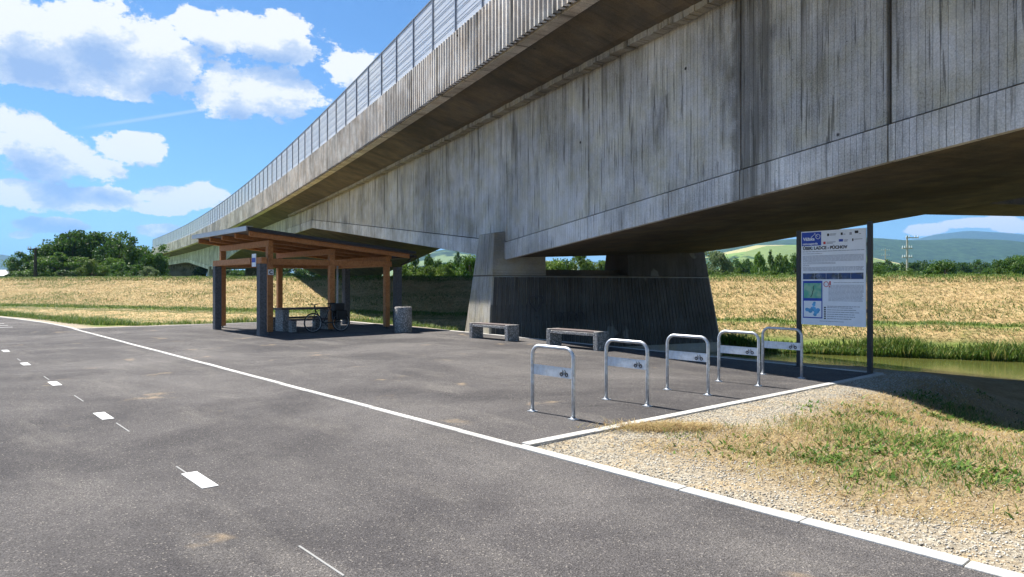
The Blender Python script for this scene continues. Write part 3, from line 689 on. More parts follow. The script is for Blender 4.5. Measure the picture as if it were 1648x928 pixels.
for b in rb:
    q = MB(L); q.hexa([(3.68, b - .05, zt(3.60)), (9.75, b - .05, zt(9.75)), (9.75, b + .05, zt(9.75)), (3.68, b + .05, zt(3.68))],
                      [(3.68, b - .05, zt(3.68) + .16), (9.75, b - .05, zt(9.75) + .16), (9.75, b + .05, zt(9.75) + .16), (3.68, b + .05, zt(3.68) + .16)]); q.build('rafter', 'wood', sh, bevel=.006)
a = 3.62
while a < 9.85:      # roof boards laid across the rafters
    e = min(a + .2, 9.9); q = MB(L); z = lambda x: zt(x) + .163
    q.hexa([(a, 17.28, z(a)), (e - .012, 17.28, z(e)), (e - .012, 22.75, z(e)), (a, 22.75, z(a))], [(a, 17.28, z(a) + .025), (e - .012, 17.28, z(e) + .025), (e - .012, 22.75, z(e) + .025), (a, 22.75, z(a) + .025)]); q.build('roof_board', 'plank', sh); a = e
q = MB(L); z = lambda x: zt(x) + .19
q.hexa([(3.55, 17.24, z(3.55)), (9.95, 17.24, z(9.95)), (9.95, 22.82, z(9.95)), (3.55, 22.82, z(3.55))], [(3.55, 17.24, z(3.55) + .09), (9.95, 17.24, z(9.95) + .09), (9.95, 22.82, z(9.95) + .09), (3.55, 22.82, z(3.55) + .09)]); roof = q.build('roof', 'roof_felt', sh)
for (b0, b1) in ((17.2, 20.0), (20.0, 22.86)):
    q = MB(L); q.box(3.50, 3.546, b0, b1 - .01, z(3.55) - .045, z(3.55) + .11); q.box(3.50, 3.73, b0, b1 - .01, z(3.55) + .1, z(3.55) + .114); q.build('edge_flashing', 'flashing', sh)
q = MB(L); q.tube([(9.98, 17.3, 2.72), (9.98, 22.8, 2.70)], .06, 10); q.tube([(9.98, 17.6, 2.70), (9.9, 17.7, 2.55), (9.75, 17.95, 2.42), (9.75, 18.0, 2.2), (9.75, 18.0, .1)], .035, 8); q.build('gutter', 'dark_steel', sh)
q = MB(L); q.tube([(9.06, 21.9, 2.5), (9.06, 21.9, .1)], .04, 8); q.build('downpipe', 'flashing', sh)
# small plates on the shelter
q = MB(L); q.box(3.84, 3.857, 17.28, 17.62, 2.24, 2.66); pl = q.build('notice', 'sign_white', sh)
q = MB(L); q.box(3.834, 3.839, 17.30, 17.60, 2.38, 2.53); q.build('print', 'blue_ink', pl)
q = MB(L); q.box(4.41, 4.60, 17.690, 17.700, 1.98, 2.16); cp = q.build('letter_plate', 'sign_white', sh)
def text_mesh(s, size, mat, name, frame, parent, x, z, y=0.0, bold=0.0):
    cu = bpy.data.curves.new('text', 'FONT'); cu.body = s; cu.size = size; cu.extrude = .0008; cu.offset = bold; cu.resolution_u = 3
    o = bpy.data.objects.new('text', cu); col.objects.link(o); bpy.context.view_layer.update()
    me = bpy.data.meshes.new_from_object(o.evaluated_get(bpy.context.evaluated_depsgraph_get())); bpy.data.objects.remove(o)
    off = ploc(parent)
    for v in me.vertices: v.co = Vector(frame(x + v.co.x, y - v.co.z, z + v.co.y)) - off
    me.materials.clear(); me.materials.append(M[mat]); me.name = name
    ob = bpy.data.objects.new(name, me); col.objects.link(ob); ob.parent = parent; return ob
text_mesh('C', .17, 'ink', 'lettering', L, cp, 4.445, 2.01, 17.685, .006)

# table and two seats of exposed aggregate concrete under the roof
def table(name, label, cat, a0, a1, b, hgt, depth, lt):
    t = tag(empty(name, L((a0 + a1) / 2, b)), label, cat)
    for x in (a0, a1 - lt): part('leg', 'aggregate', x, x + lt, b - depth / 2 + .04, b + depth / 2 - .04, 0, hgt - .065, .012, t)
    n = max(2, int(depth / .17)); wd = depth / n
    for i in range(n): part('plank', 'plank', a0 - .06, a1 + .06, b - depth / 2 + i * wd + .006, b - depth / 2 + (i + 1) * wd - .006, hgt - .062, hgt, .006, t)
table('picnic_table', 'concrete legged picnic table with dark plank top under the shelter roof', 'table', 5.3, 7.25, 18.95, .82, .75, .24)
table('picnic_bench', 'low backless picnic bench on the near side of the table', 'bench', 5.35, 7.2, 18.1, .46, .36, .18)
table('picnic_bench', 'low backless picnic bench on the far side of the table', 'bench', 5.35, 7.2, 19.8, .46, .36, .18)

# litter bin
bp = L(8.3, 15.5); bin_ = tag(empty('litter_bin', bp), 'round exposed aggregate concrete litter bin at the shelter corner', 'litter bin')
q = MB(); q.lathe(bp, [(.001, 0), (.29, 0), (.3, .02), (.3, .86), (.285, .885), (.22, .89), (.215, .6), (.001, .6)], 32); q.build('body', 'aggregate', bin_, smooth=True)
q = MB(); q.lathe(bp, [(.21, .55), (.213, .9), (.205, .905), (.198, .9), (.195, .55)], 32); q.build('liner', 'dark_steel', bin_, smooth=True)

# two benches at the pier
def bench(a, b0, b1, label):
    t = tag(empty('concrete_bench', L(a, (b0 + b1) / 2)), label, 'bench', 'benches facing the plaza')
    for (y0, y1) in ((b0, b0 + .15), (b1 - .15, b1)): part('leg', 'aggregate', a - .22, a + .22, y0, y1, 0, .475, .012, t)
    part('seat', 'aggregate', a - .22, a + .22, b0 + .152, b1 - .152, .36, .44, .01, t)
    for i in range(3): part('plank', 'plank', a - .2 + i * .136, a - .2 + i * .136 + .124, b0 + .16, b1 - .16, .442, .478, .006, t)
bench(8.7, 10.12, 11.97, 'speckled concrete bench standing in front of the bridge pier foot')
bench(8.5, 6.45, 8.3, 'speckled concrete bench nearer the bicycle stands than its twin')

# ------------------------------------------------------------------ bicycle leaning in the shelter
def bicycle():
    f = lambda x, y, z: L(5.88 + x, 17.42 + y, z)
    t = tag(empty('bicycle', L(6.4, 17.42)), 'dark bicycle with rear bag parked against the shelter post', 'bicycle')
    for x in (0.0, 1.05):
        wq = MB(f); wq.ring((x, 0, .34), (1, 0, 0), (0, 0, 1), .32, .022); wh = wq.build('wheel', 'black', t, smooth=True)
        wq = MB(f); wq.ring((x, 0, .34), (1, 0, 0), (0, 0, 1), .293, .009, 28, 6)
        for i in range(14): an = math.pi * 2 * i / 14; wq.tube([(x, .02 * (-1) ** i, .34), (x + .29 * math.cos(an), 0, .34 + .29 * math.sin(an))], .0022, 4)
        wq.tube([(x, -.05, .34), (x, .05, .34)], .022, 8); wq.build('rim', 'steel', wh)
    fq = MB(f); tb = [((.07, .8), (.38, .32)), ((.07, .8), (.62, .86)), ((.38, .32), (.62, .86)), ((.38, .32), (1.05, .34)), ((.64, .8), (1.05, .34)), ((.09, .72), (.0, .34)), ((.09, .72), (.05, .92))]
    for (p_, q_) in tb: fq.tube([(p_[0], 0, p_[1]), (q_[0], 0, q_[1])], .018, 8)
    fq.build('frame', 'dark_steel', t)
    fq = MB(f); fq.tube([(.1, -.3, 1.0), (.02, -.22, .98), (.03, 0, .96), (.02, .22, .98), (.1, .3, 1.0)], .014, 8); fq.tube([(.05, 0, .9), (.03, 0, .97)], .016, 8); fq.build('handlebar', 'black', t)
    fq = MB(f); fq.tube([(.62, 0, .86), (.65, 0, .97)], .014, 8); fq.hexa([(.52, -.03, .97), (.8, -.085, .96), (.8, .085, .96), (.52, .03, .97)], [(.52, -.02, 1.0), (.8, -.07, 1.02), (.8, .07, 1.02), (.52, .02, 1.0)]); fq.build('saddle', 'black', t, bevel=.01)
    fq = MB(f); fq.tube([(.38, -.09, .32), (.38, .09, .32)], .02, 8); fq.ring((.38, -.05, .32), (1, 0, 0), (0, 0, 1), .085, .006, 20, 5); fq.tube([(.38, -.1, .32), (.5, -.1, .2)], .011, 6); fq.tube([(.38, .1, .32), (.26, .1, .44)], .011, 6); fq.build('crank', 'dark_steel', t)
    fq = MB(f); fq.box(.72, 1.2, -.12, .12, .74, .76); fq.box(.74, 1.12, -.15, .15, .765, 1.0); fq.box(.8, 1.16, -.24, -.13, .42, .74); fq.box(.8, 1.16, .13, .24, .42, .74); fq.build('bag', 'black', t, bevel=.03)
bicycle()

# ------------------------------------------------------------------ bicycle stands
def stand_meshes():
    r = .024; W, H = .74, .86; rad = .13; pts = [(0, 0, 0), (0, 0, .4), (0, 0, H - rad)]
    for i in range(1, 9): an = math.pi / 2 * i / 8; pts.append((rad - rad * math.cos(an), 0, H - rad + rad * math.sin(an)))
    for i in range(1, 9): an = math.pi / 2 * i / 8; pts.append((W - rad + rad * math.sin(an), 0, H - rad + rad * math.cos(an)))
    pts += [(W, 0, .4), (W, 0, 0)]; res = {}
    q = MB(); q.tube(pts, r, 14); res['hoop'] = q.build('hoop', 'steel', None, smooth=True).data
    q = MB(); q.box(.026, W - .026, -.003, .003, .49, .62); res['plate'] = q.build('plate', 'plate').data
    q = MB(); cx, cz = W - .16, .535      # bicycle pictogram
    for sx in (-.045, .045): q.ring((cx + sx, -.0045, cz), (1, 0, 0), (0, 0, 1), .021, .007, 16, 5); q.ring((cx + sx, .0045, cz), (1, 0, 0), (0, 0, 1), .021, .007, 16, 5)
    for y in (-.005, .005): q.tube([(cx - .045, y, cz), (cx - .02, y, cz + .035), (cx + .025, y, cz + .035), (cx, y, cz), (cx - .02, y, cz + .035), (cx - .025, y, cz + .055)], .0035, 5); q.tube([(cx + .045, y, cz), (cx + .02, y, cz + .05), (cx + .005, y, cz + .055)], .0035, 5)
    res['pictogram'] = q.build('pictogram', 'ink').data
    for sx in (0, W):
        q = MB(); q.box(sx - .055, sx + .055, -.045, .045, .001, .009); q.lathe((sx, 0, .009), [(.036, 0), (.036, .004), (.026, .016)], 14)
        for bx in (-.042, .042): q.lathe((sx + bx, 0, .009), [(.001, .014), (.009, .014), (.009, 0)], 8)
        res['foot%d' % (sx > 0)] = q.build('foot_plate', 'steel').data
    return res
SM = stand_meshes()
for o in list(col.objects):
    if o.parent is None and o.name.split('.')[0] in ('hoop', 'plate', 'pictogram', 'foot_plate'): bpy.data.objects.remove(o)
lab = ['galvanised hoop bicycle stand nearest the path and the camera', 'galvanised hoop bicycle stand second from the path', 'galvanised hoop bicycle stand in the middle of the row of five',
       'galvanised hoop bicycle stand fourth from the path, in front of the water', 'galvanised hoop bicycle stand farthest from the path, beside the information board']
for i in range(5):
    p0 = Vector((.267, 9.14, .003)) + Vector((1.087, .945, 0)) * i; st = tag(empty('bicycle_stand', p0, ANG - math.pi / 2), lab[i], 'bicycle stand', 'bicycle stands along the kerb')
    for nm, key in (('hoop', 'hoop'), ('plate', 'plate'), ('foot_plate', 'foot0'), ('foot_plate', 'foot1')):
        o = bpy.data.objects.new(nm, SM[key]); col.objects.link(o); o.parent = st
        if nm == 'plate': pc = bpy.data.objects.new('pictogram', SM['pictogram']); col.objects.link(pc); pc.parent = o

# ------------------------------------------------------------------ information board
P_R = Vector((6.65, 13.04, 0)); P_L = Vector((5.80, 14.18, 0)); ub = (P_R - P_L).normalized(); nb = Vector((ub.y, -ub.x, 0)); WB = (P_R - P_L).length
if nb.y > 0: nb = -nb
IB = lambda x, y, z: P_L + ub * x - nb * y + Vector((0, 0, z))      # x along the board, -y towards the viewer
board = tag(empty('information_board', (P_L + P_R) / 2), 'tall white cycle route information board on two dark posts above the stream', 'sign')
for x in (0, WB):
    q = MB(IB); q.box(x - .04, x + .04, -.04, .04, 0, 2.83 if x else 2.74); q.build('post', 'dark_steel', board, bevel=.004)
    q = MB(IB); q.box(x - .1, x + .1, -.1, .1, -.02, .015); q.build('base_plate', 'dark_steel', board)
x0, x1, z0, z1 = .065, WB - .06, .86, 2.71; PW = x1 - x0; PH = z1 - z0
q = MB(IB); q.box(x0, x1, -.035, -.01, z0, z1); panel = q.build('panel', 'sign_white', board)
q = MB(IB)
for z in (z0 + .3, z1 - .3): q.box(-.03, .12, -.009, .02, z - .03, z + .03); q.box(WB - .12, WB + .03, -.009, .02, z - .03, z + .03)
q.build('bracket', 'dark_steel', board)
fx = lambda f: x0 + PW * f; fz = lambda f: z1 - PH * f
def pr_(name, mat, a0, b0, a1, b1, y=-.0375):
    q = MB(IB); q.box(fx(a0), fx(a1), y, -.0355, fz(b1), fz(b0)); return q.build(name, mat, panel)
pr_('header_block', 'blue_ink', .01, .01, .325, .155)
TM = lambda s, size, mat, u, v, y=-.039, bold=.0: text_mesh(s, size, mat, 'lettering', IB, panel, fx(u), fz(v), y, bold)
TM('Vážska', .088, 'sign_white', .035, .098, bold=.003); TM('cyklomagistrála', .052, 'sign_white', .025, .143, bold=.0015)
q = MB(IB); q.ring((fx(.275), -.039, fz(.06)), (1, 0, 0), (0, 0, 1), .045, .006, 20, 5); q.tube([(fx(.275), -.039, fz(.06)), (fx(.22), -.039, fz(.035)), (fx(.17), -.039, fz(.062))], .005, 5); q.tube([(fx(.235), -.039, fz(.028)), (fx(.215), -.039, fz(.024))], .005, 5); q.build('logo', 'sign_white', panel)
TM('ÚSEK: LADCE - PÚCHOV', .083, 'ink', .03, .197, bold=.003)
for (u, v, w_, mat) in ((.42, .035, .03, 'ink'), (.63, .032, .03, 'ink'), (.76, .034, .035, 'grey_ink'), (.84, .022, .05, 'ink'), (.36, .118, .035, 'red_ink'), (.6, .1, .065, 'blue_ink'), (.80, .1, .02, 'ink')):
    pr_('emblem', mat, u, v, u + w_, v + .026)
for (u, v, w_) in ((.46, .038, .1), (.46, .05, .09), (.67, .048, .03), (.41, .122, .14), (.41, .134, .1), (.68, .108, .06), (.68, .12, .05), (.83, .105, .12), (.9, .05, .03)): pr_('small_print', 'grey_ink', u, v, u + w_, v + .006)
r2 = random.Random(3)
q = MB(IB)
def lines(u0, u1, v0, v1, step, hgt=.0045):
    v = v0
    while v < v1:
        u = u0
        while u < u1 - .02:
            e = min(u + r2.uniform(.02, .075), u1); q.box(fx(u), fx(e), -.0372, -.0355, fz(v + hgt), fz(v)); u = e + .007
        v += step
lines(.03, .98, .215, .226, .011, .006); lines(.03, .34, .238, .24, .011); lines(.03, .97, .262, .32, .0115); lines(.03, .55, .335, .35, .0115); lines(.03, .13, .365, .367, .01, .006); lines(.03, .97, .385, .43, .0115)
lines(.52, .97, .548, .556, .0115); lines(.44, .97, .575, .74, .0125); lines(.42, .93, .795, .797, .01, .006)
for v in np.linspace(.81, .925, 6): lines(.42, .42 + r2.uniform(.38, .52), v, v + .002, .02, .006)
lines(.3, .7, .955, .957, .02)
tag(q.build('print_lines', 'grey_ink', panel), kind='stuff')
q = MB(IB)
for v in np.linspace(.806, .92, 6): q.box(fx(.37), fx(.40), -.0375, -.0355, fz(v + .014), fz(v))
q.build('list_marks', 'ink', panel)
def photo_mat():
    m, t = material('photo_print'); p = t.n('TexCoord').outputs['Object']
    n = t.noise(p, 9, 6, .7); n2 = t.noise(p, 3.1, 3)
    c = t.ramp(n, [(.3, (.015, .02, .02)), (.5, (.07, .09, .11)), (.62, (.16, .22, .36)), (.75, (.5, .52, .5))]); finish(t, t.mix(t.mr(n2, .5, .6), c, (.03, .07, .2)), .5); return m
M['photo'] = photo_mat()
def map_mat():
    m, t = material('map_print'); p = t.n('TexCoord').outputs['Object']; n = t.noise(p, 7, 5)
    finish(t, t.mix(t.mr(n, .4, .65), (.10, .42, .30), (.32, .55, .38)), .5); return m
M['map'] = map_mat()
for i in range(5): pr_('photo', 'photo', .03 + i * .188, .45, .03 + i * .188 + .184, .515)
fr_ = pr_('map_frame', 'blue_ink', .03, .53, .345, .93, -.0372); pr_('route_map', 'map', .045, .555, .33, .715, -.0385); pr_('region_backing', 'sign_white', .045, .745, .33, .918, -.0385)
q = MB(IB); q.tube([(fx(u), -.0395, fz(v)) for u, v in ((.16, .705), (.18, .68), (.19, .65), (.205, .62), (.2, .6), (.215, .58))], .006, 5); q.build('route_line', 'ink', panel)
q = MB(IB)
for (u, v, r_) in ((.10, .84, .045), (.15, .85, .055), (.2, .83, .06), (.25, .86, .055), (.21, .785, .04), (.22, .765, .03), (.275, .84, .045), (.23, .89, .04)):
    k_ = 9; c_ = len(q.v); pts = [(fx(u) + r_ * math.cos(2 * math.pi * i / k_) * r2.uniform(.8, 1.15), -.0392 - .0001 * c_ / 9, fz(v) + r_ * .85 * math.sin(2 * math.pi * i / k_)) for i in range(k_)]; q.add(pts, [tuple(range(k_))])
q.build('region_map', 'light_blue_ink', panel)
q = MB(IB); q.ring((fx(.405), -.038, fz(.567)), (1, 0, 0), (0, 0, 1), .048, .006, 20, 5); q.box(fx(.455), fx(.475), -.038, -.0355, fz(.575), fz(.535)); q.box(fx(.45), fx(.468), -.038, -.0355, fz(.598), fz(.585)); q.build('warning_mark', 'red_ink', panel)

# ------------------------------------------------------------------ trees
def crown_mesh(name, mat, kind, seed, leaves, leaf):
    """leaf-sized faces gathered in clumps through the crown's volume; unit crown: radius .5, height 1"""
    r = np.random.default_rng(seed); K = {'round': 90, 'broad': 120, 'tall': 90, 'shrub': 70}[kind]; C = []
    lobes = r.normal(0, 1, (9, 3)); lobes /= np.linalg.norm(lobes, axis=1)[:, None]; amp = r.uniform(.0, .32, 9)
    while len(C) < K:
        d = r.normal(0, 1, 3); d /= np.linalg.norm(d); rad = r.uniform(.35, 1) ** .45
        k = .78 + sum(a * max(0, d @ l) ** 4 for a, l in zip(amp, lobes)); p = d * rad * k
        if kind == 'tall': q = np.array([p[0] * .5 * (1 - .45 * max(p[2], 0)), p[1] * .5 * (1 - .45 * max(p[2], 0)), .53 + p[2] * .5])
        elif kind == 'shrub': q = np.array([p[0] * .5, p[1] * .5, max(.04, .45 + p[2] * .55)])
        elif kind == 'broad': q = np.array([p[0] * .52, p[1] * .52, .58 + p[2] * .42])
        else: q = np.array([p[0] * .5, p[1] * .5, .54 + p[2] * .46])
        C.append(q)
    C = np.array(C); n = leaves; ci = r.integers(0, K, n); cs = r.uniform(.035, .075, K)
    P = C[ci] + np.clip(r.normal(0, 1, (n, 3)), -1.5, 1.5) * cs[ci][:, None] * np.array([1, 1, .75])
    P[:, 2] = np.maximum(P[:, 2], .01)
    u = r.normal(0, 1, (n, 3)); u /= np.linalg.norm(u, axis=1)[:, None]; w = r.normal(0, 1, (n, 3)); w -= u * (u * w).sum(1)[:, None]; w /= np.linalg.norm(w, axis=1)[:, None]
    sz = leaf * r.uniform(.6, 1.3, n)[:, None]
    V = np.stack([P - u * sz, P + w * sz * .55, P + u * sz, P - w * sz * .55], 1).reshape(-1, 3)
    rnd = np.clip(np.repeat(.55 * r.random(K)[ci] + .3 * r.random(n) + .15 * (P[:, 2]), 4), 0, 1)
    return mesh_np(name, V, np.arange(4 * n).reshape(-1, 4), mat, rnd)
def trunk_mesh(kind, seed):
    r = random.Random(seed); q = MB(); top = .75; pts = []; x = y = 0
    for i in range(6): pts.append((x, y, top * i / 5)); x += r.uniform(-.025, .025); y += r.uniform(-.025, .025)
    q.tube(pts, [.035 * (1 - .75 * i / 5) for i in range(6)], 8)
    for i in range(9):
        z = r.uniform(.18, .62); an = r.uniform(0, 6.28); l = r.uniform(.18, .36) * (.5 if kind == 'tall' else 1); b_ = Vector(pts[min(5, int(z / top * 5))]); b_.z = z
        q.tube([tuple(b_), (b_.x + l * .5 * math.cos(an), b_.y + l * .5 * math.sin(an), z + l * .35), (b_.x + l * math.cos(an), b_.y + l * math.sin(an), z + l * .85)], [.014, .009, .003], 6)
    o = q.build('trunk', 'bark'); me = o.data; bpy.data.objects.remove(o); return me
CR = {}
def crown(kind, mat, var, big):
    key = (kind, mat, var, big)
    if key not in CR: CR[key] = crown_mesh('crown', mat, kind, {'round': 100, 'broad': 200, 'tall': 300, 'shrub': 400}[kind] + var * 7 + {'leaf_dark': 1, 'leaf_mid': 2, 'leaf_light': 3, 'leaf_silver': 4}[mat], 13000 if big else 6000, .021 if big else .03)
    return CR[key]
TRK = {k: trunk_mesh(k, i) for i, k in enumerate(('round', 'broad', 'tall', 'shrub'))}
def tree(u, vtop, Y, wpx, kind, mat, name, label, cat, group=None, big=False, zb=None):
    x = (u - 824) / 1130 * Y; z0 = float(height(x, Y)) if zb is None else zb
    h = (1.65 + (458 - vtop) / 1130 * Y - z0) * 1.0; wd = wpx / 1130 * Y * 1.18
    t = tag(empty(name, (x, Y, z0 - .05), random.uniform(0, 6.28)), label, cat, group)
    o = bpy.data.objects.new('crown', crown(kind, mat, random.randrange(3), big)); col.objects.link(o); o.parent = t; o.scale = (wd, wd, h)
    o = bpy.data.objects.new('trunk', TRK[kind]); col.objects.link(o); o.parent = t; k = max(wd, h * .6); o.scale = (k, k, h)
    return t
# thicket left of the bridge
for (u, v, Y, w_, kd, mt, lb) in (
    (40, 404, 84, 52, 'round', 'leaf_dark', 'dark round tree at the left end of the thicket, behind the utility pole'),
    (82, 391, 86, 62, 'broad', 'leaf_dark', 'dark leafy tree stepping up from the left end of the thicket'),
    (118, 369, 84, 84, 'broad', 'leaf_dark', 'tallest dark crown on the left of the thicket summit'),
    (156, 367, 86, 84, 'broad', 'leaf_mid', 'tall broad tree at the right of the thicket summit'),
    (190, 379, 82, 66, 'round', 'leaf_dark', 'dark tree on the right shoulder of the thicket'),
    (222, 390, 88, 62, 'broad', 'leaf_mid', 'leafy tree of the thicket closest to the bridge end'),
    (243, 397, 80, 44, 'round', 'leaf_dark', 'dark lower tree touching the far bridge abutment')):
    tree(u, v, Y, w_, kd, mt, 'leafy_tree', lb, 'tree', 'thicket left of the bridge', True)
for (u, v, Y, w_, mt, lb) in (
    (52, 432, 76, 50, 'leaf_mid', 'low bush at the foot of the utility pole on the dyke'), (98, 404, 77, 66, 'leaf_mid', 'large round bush in front of the tallest tree'),
    (112, 430, 74, 46, 'leaf_dark', 'small dark bush low on the dyke under the big round bush'), (148, 416, 75, 46, 'leaf_light', 'pale bush in the middle of the thicket foot'),
    (178, 412, 76, 54, 'leaf_mid', 'mid green bush right of the pale bush'), (212, 420, 74, 48, 'leaf_dark', 'dark bush below the right shoulder of the thicket'),
    (240, 424, 73, 40, 'leaf_silver', 'silvery bush beside the bridge abutment'), (26, 430, 80, 30, 'leaf_dark', 'small dark bush next to the white roofed shed')):
    tree(u, v, Y, w_, 'shrub', mt, 'bush', lb, 'bush', 'thicket left of the bridge', True)
# seen through the gap left of the pier
ORD = ('leftmost', 'second from the left', 'third from the left', 'fourth from the left', 'fifth from the left', 'sixth from the left', 'seventh from the left', 'eighth from the left', 'ninth from the left')
for i, u in enumerate((646, 664, 682, 700, 716, 733, 748)):
    tree(u, 422 + (i % 3) * 4, 72 + (i % 2) * 4, 34, 'shrub', 'leaf_light', 'bush', 'light green bush behind the dyke seen between shelter and pier, ' + ORD[i], 'bush', 'bushes in the gap left of the pier')
for i, (u, v) in enumerate(((650, 416), (668, 414), (690, 411), (706, 416), (722, 414), (738, 412))):
    tree(u, v, 100 + 4 * (i % 2), 26, 'tall' if i % 2 else 'round', 'leaf_dark', 'leafy_tree', 'dark tree behind the light bushes seen between shelter and pier, ' + ORD[i], 'tree', 'trees in the gap left of the pier')
for i, u in enumerate((338, 362, 392, 425, 462, 500, 540, 580)):  # dark trees added to stand in for the shadow under the far span
    tree(u, 423 + (i % 3) * 3, 150 + 5 * (i % 2), 46, 'round', 'leaf_dark', 'leafy_tree', 'added dark tree filling the sky gap under the far span, ' + ORD[i], 'tree', 'trees added to darken the far span gap')
tree(757, 404, 70, 36, 'round', 'leaf_mid', 'leafy_tree', 'round tree half hidden by the left edge of the pier', 'tree')
# seen through the slot over the pier wall
for i, u in enumerate((886, 906, 934, 958, 984, 1010)):
    tree(u, 411 + 4 * (i % 2), 74 + 3 * i, 46, 'shrub', ('leaf_light', 'leaf_mid', 'leaf_light')[i % 3], 'bush', 'bush seen through the slot above the pier wall, ' + ORD[i], 'bush', 'bushes in the pier slot')
# between pier and board
for (u, v, Y, w_, kd, mt, lb) in ((1152, 404, 78, 52, 'broad', 'leaf_silver', 'silvery willow right of the black pier edge'), (1187, 416, 130, 34, 'round', 'leaf_dark', 'dark round tree behind the low bushes by the willow'),
    (1203, 418, 132, 30, 'round', 'leaf_dark', 'dark tree right of the dark round one, under the meadow'), (1222, 403, 80, 26, 'tall', 'leaf_mid', 'tall narrow tree standing clear before the meadow hill'),
    (1241, 411, 84, 22, 'tall', 'leaf_dark', 'narrow tree second left of the information board'), (1254, 409, 82, 20, 'tall', 'leaf_mid', 'slim tree third left of the information board'),
    (1266, 411, 85, 22, 'tall', 'leaf_mid', 'narrow tree close to the left board post'), (1281, 406, 83, 24, 'tall', 'leaf_dark', 'narrow tree partly behind the left board post')):
    tree(u, v, Y, w_, kd, mt, 'leafy_tree', lb, 'tree', None)
for i, u in enumerate((1150, 1168, 1184, 1203, 1222, 1245, 1268)): tree(u, 437 - (i % 3) * 2, 66, 28, 'shrub', 'leaf_light', 'bush', 'low light bush on the dyke top left of the board, ' + ORD[i], 'bush', 'bushes left of the board')
# right of the board
for (u, v, Y, w_, kd, mt, nm, lb) in ((1414, 420, 66, 36, 'round', 'leaf_mid', 'leafy_tree', 'bushy tree just right of the information board'), (1455, 428, 62, 38, 'shrub', 'leaf_light', 'bush', 'pale bush at the foot of the power pole'),
    (1520, 412, 63, 58, 'round', 'leaf_mid', 'leafy_tree', 'large rounded tree in front of the dark wood'), (1588, 426, 64, 30, 'round', 'leaf_mid', 'leafy_tree', 'small tree at the right end of the dark wood'),
    (1622, 408, 66, 52, 'broad', 'leaf_mid', 'leafy_tree', 'leafy tree near the right edge of the picture'), (1655, 400, 68, 66, 'broad', 'leaf_mid', 'leafy_tree', 'tall tree cut by the right edge of the picture')):
    tree(u, v, Y, w_, kd, mt, nm, lb, 'tree' if nm == 'leafy_tree' else 'bush', None, True)
for i, u in enumerate((1405, 1432, 1484, 1502, 1548, 1566)): tree(u, 438 - (i % 2) * 2, 60, 30, 'shrub', 'leaf_mid', 'bush', 'low green bush on the dyke before the dark wood, ' + ORD[i], 'bush', 'low bushes right of the board')
for i, u in enumerate((1612, 1634, 1656)): tree(u, 432, 57, 34, 'shrub', 'leaf_light', 'bush', 'bright low bush under the right hand trees, ' + ORD[i], 'bush', 'bright bushes at the right edge')
for i, u in enumerate((1396, 1420, 1444, 1468, 1494, 1520, 1545, 1570, 1594)):
    tree(u, 416 + (i % 3) * 3, 150 + 6 * (i % 2), 36, 'round', 'leaf_dark', 'leafy_tree', 'dark tree of the wood behind the dyke right of the board, ' + ORD[i], 'tree', 'dark wood right of the board')

# utility poles and shed
def pole(name, label, u, vtop, Y, mat, arms, r):
    x = (u - 824) / 1130 * Y; z0 = float(height(x, Y)); h = 1.65 + (458 - vtop) / 1130 * Y; t = tag(empty(name, (x, Y, z0)), label, 'utility pole')
    q = MB(); q.tube([(x, Y, z0 - .2), (x, Y, h)], [r, r * .6], 10); q.build('mast', mat, t)
    for (dz, half, off) in arms:
        q = MB(); q.box(x - half + off, x + half + off, Y - .06, Y + .06, h - dz - .06, h - dz + .06); am = q.build('crossarm', mat, t)
        q = MB()
        for e in (-.9, -.45, .45, .9): q.tube([(x + off + half * e, Y, h - dz + .06), (x + off + half * e, Y, h - dz + .3)], [.06, .04], 6)
        q.build('insulator', 'sign_white', am)
    return t
pole('utility_pole', 'pale concrete power pole with crossarms behind the dyke, right of the board', 1460, 379, 84, 'pole_concrete', ((.25, .75, .6), (1.5, .6, 0), (2.6, .6, 0)), .15)
pole('utility_pole', 'dark utility pole in front of the thicket on the left', 57, 399, 74, 'pole_wood', ((.12, .55, -.25),), .2)
pole('utility_pole', 'small distant pole among the hills left of the concrete power pole', 1425, 400, 260, 'pole_concrete', ((.5, 1.6, 0), (2.5, 1.6, 0)), .25)
shd = tag(empty('shed', (-57, 82, -.3)), 'low grey shed with white roof beyond the dyke at the left edge', 'shed')
q = MB(); q.box(-68, -55.5, 80, 86, -.3, 2.6); q.build('wall', 'wall_grey', shd)
q = MB(); q.hexa([(-69, 79.4, 2.6), (-57.5, 79.4, 2.6), (-57.5, 86.6, 2.6), (-69, 86.6, 2.6)], [(-69, 79.4, 2.7), (-57.5, 79.4, 2.7), (-58.2, 83, 3.4), (-69, 83, 3.4)]); q.build('roof', 'roof_white', shd)

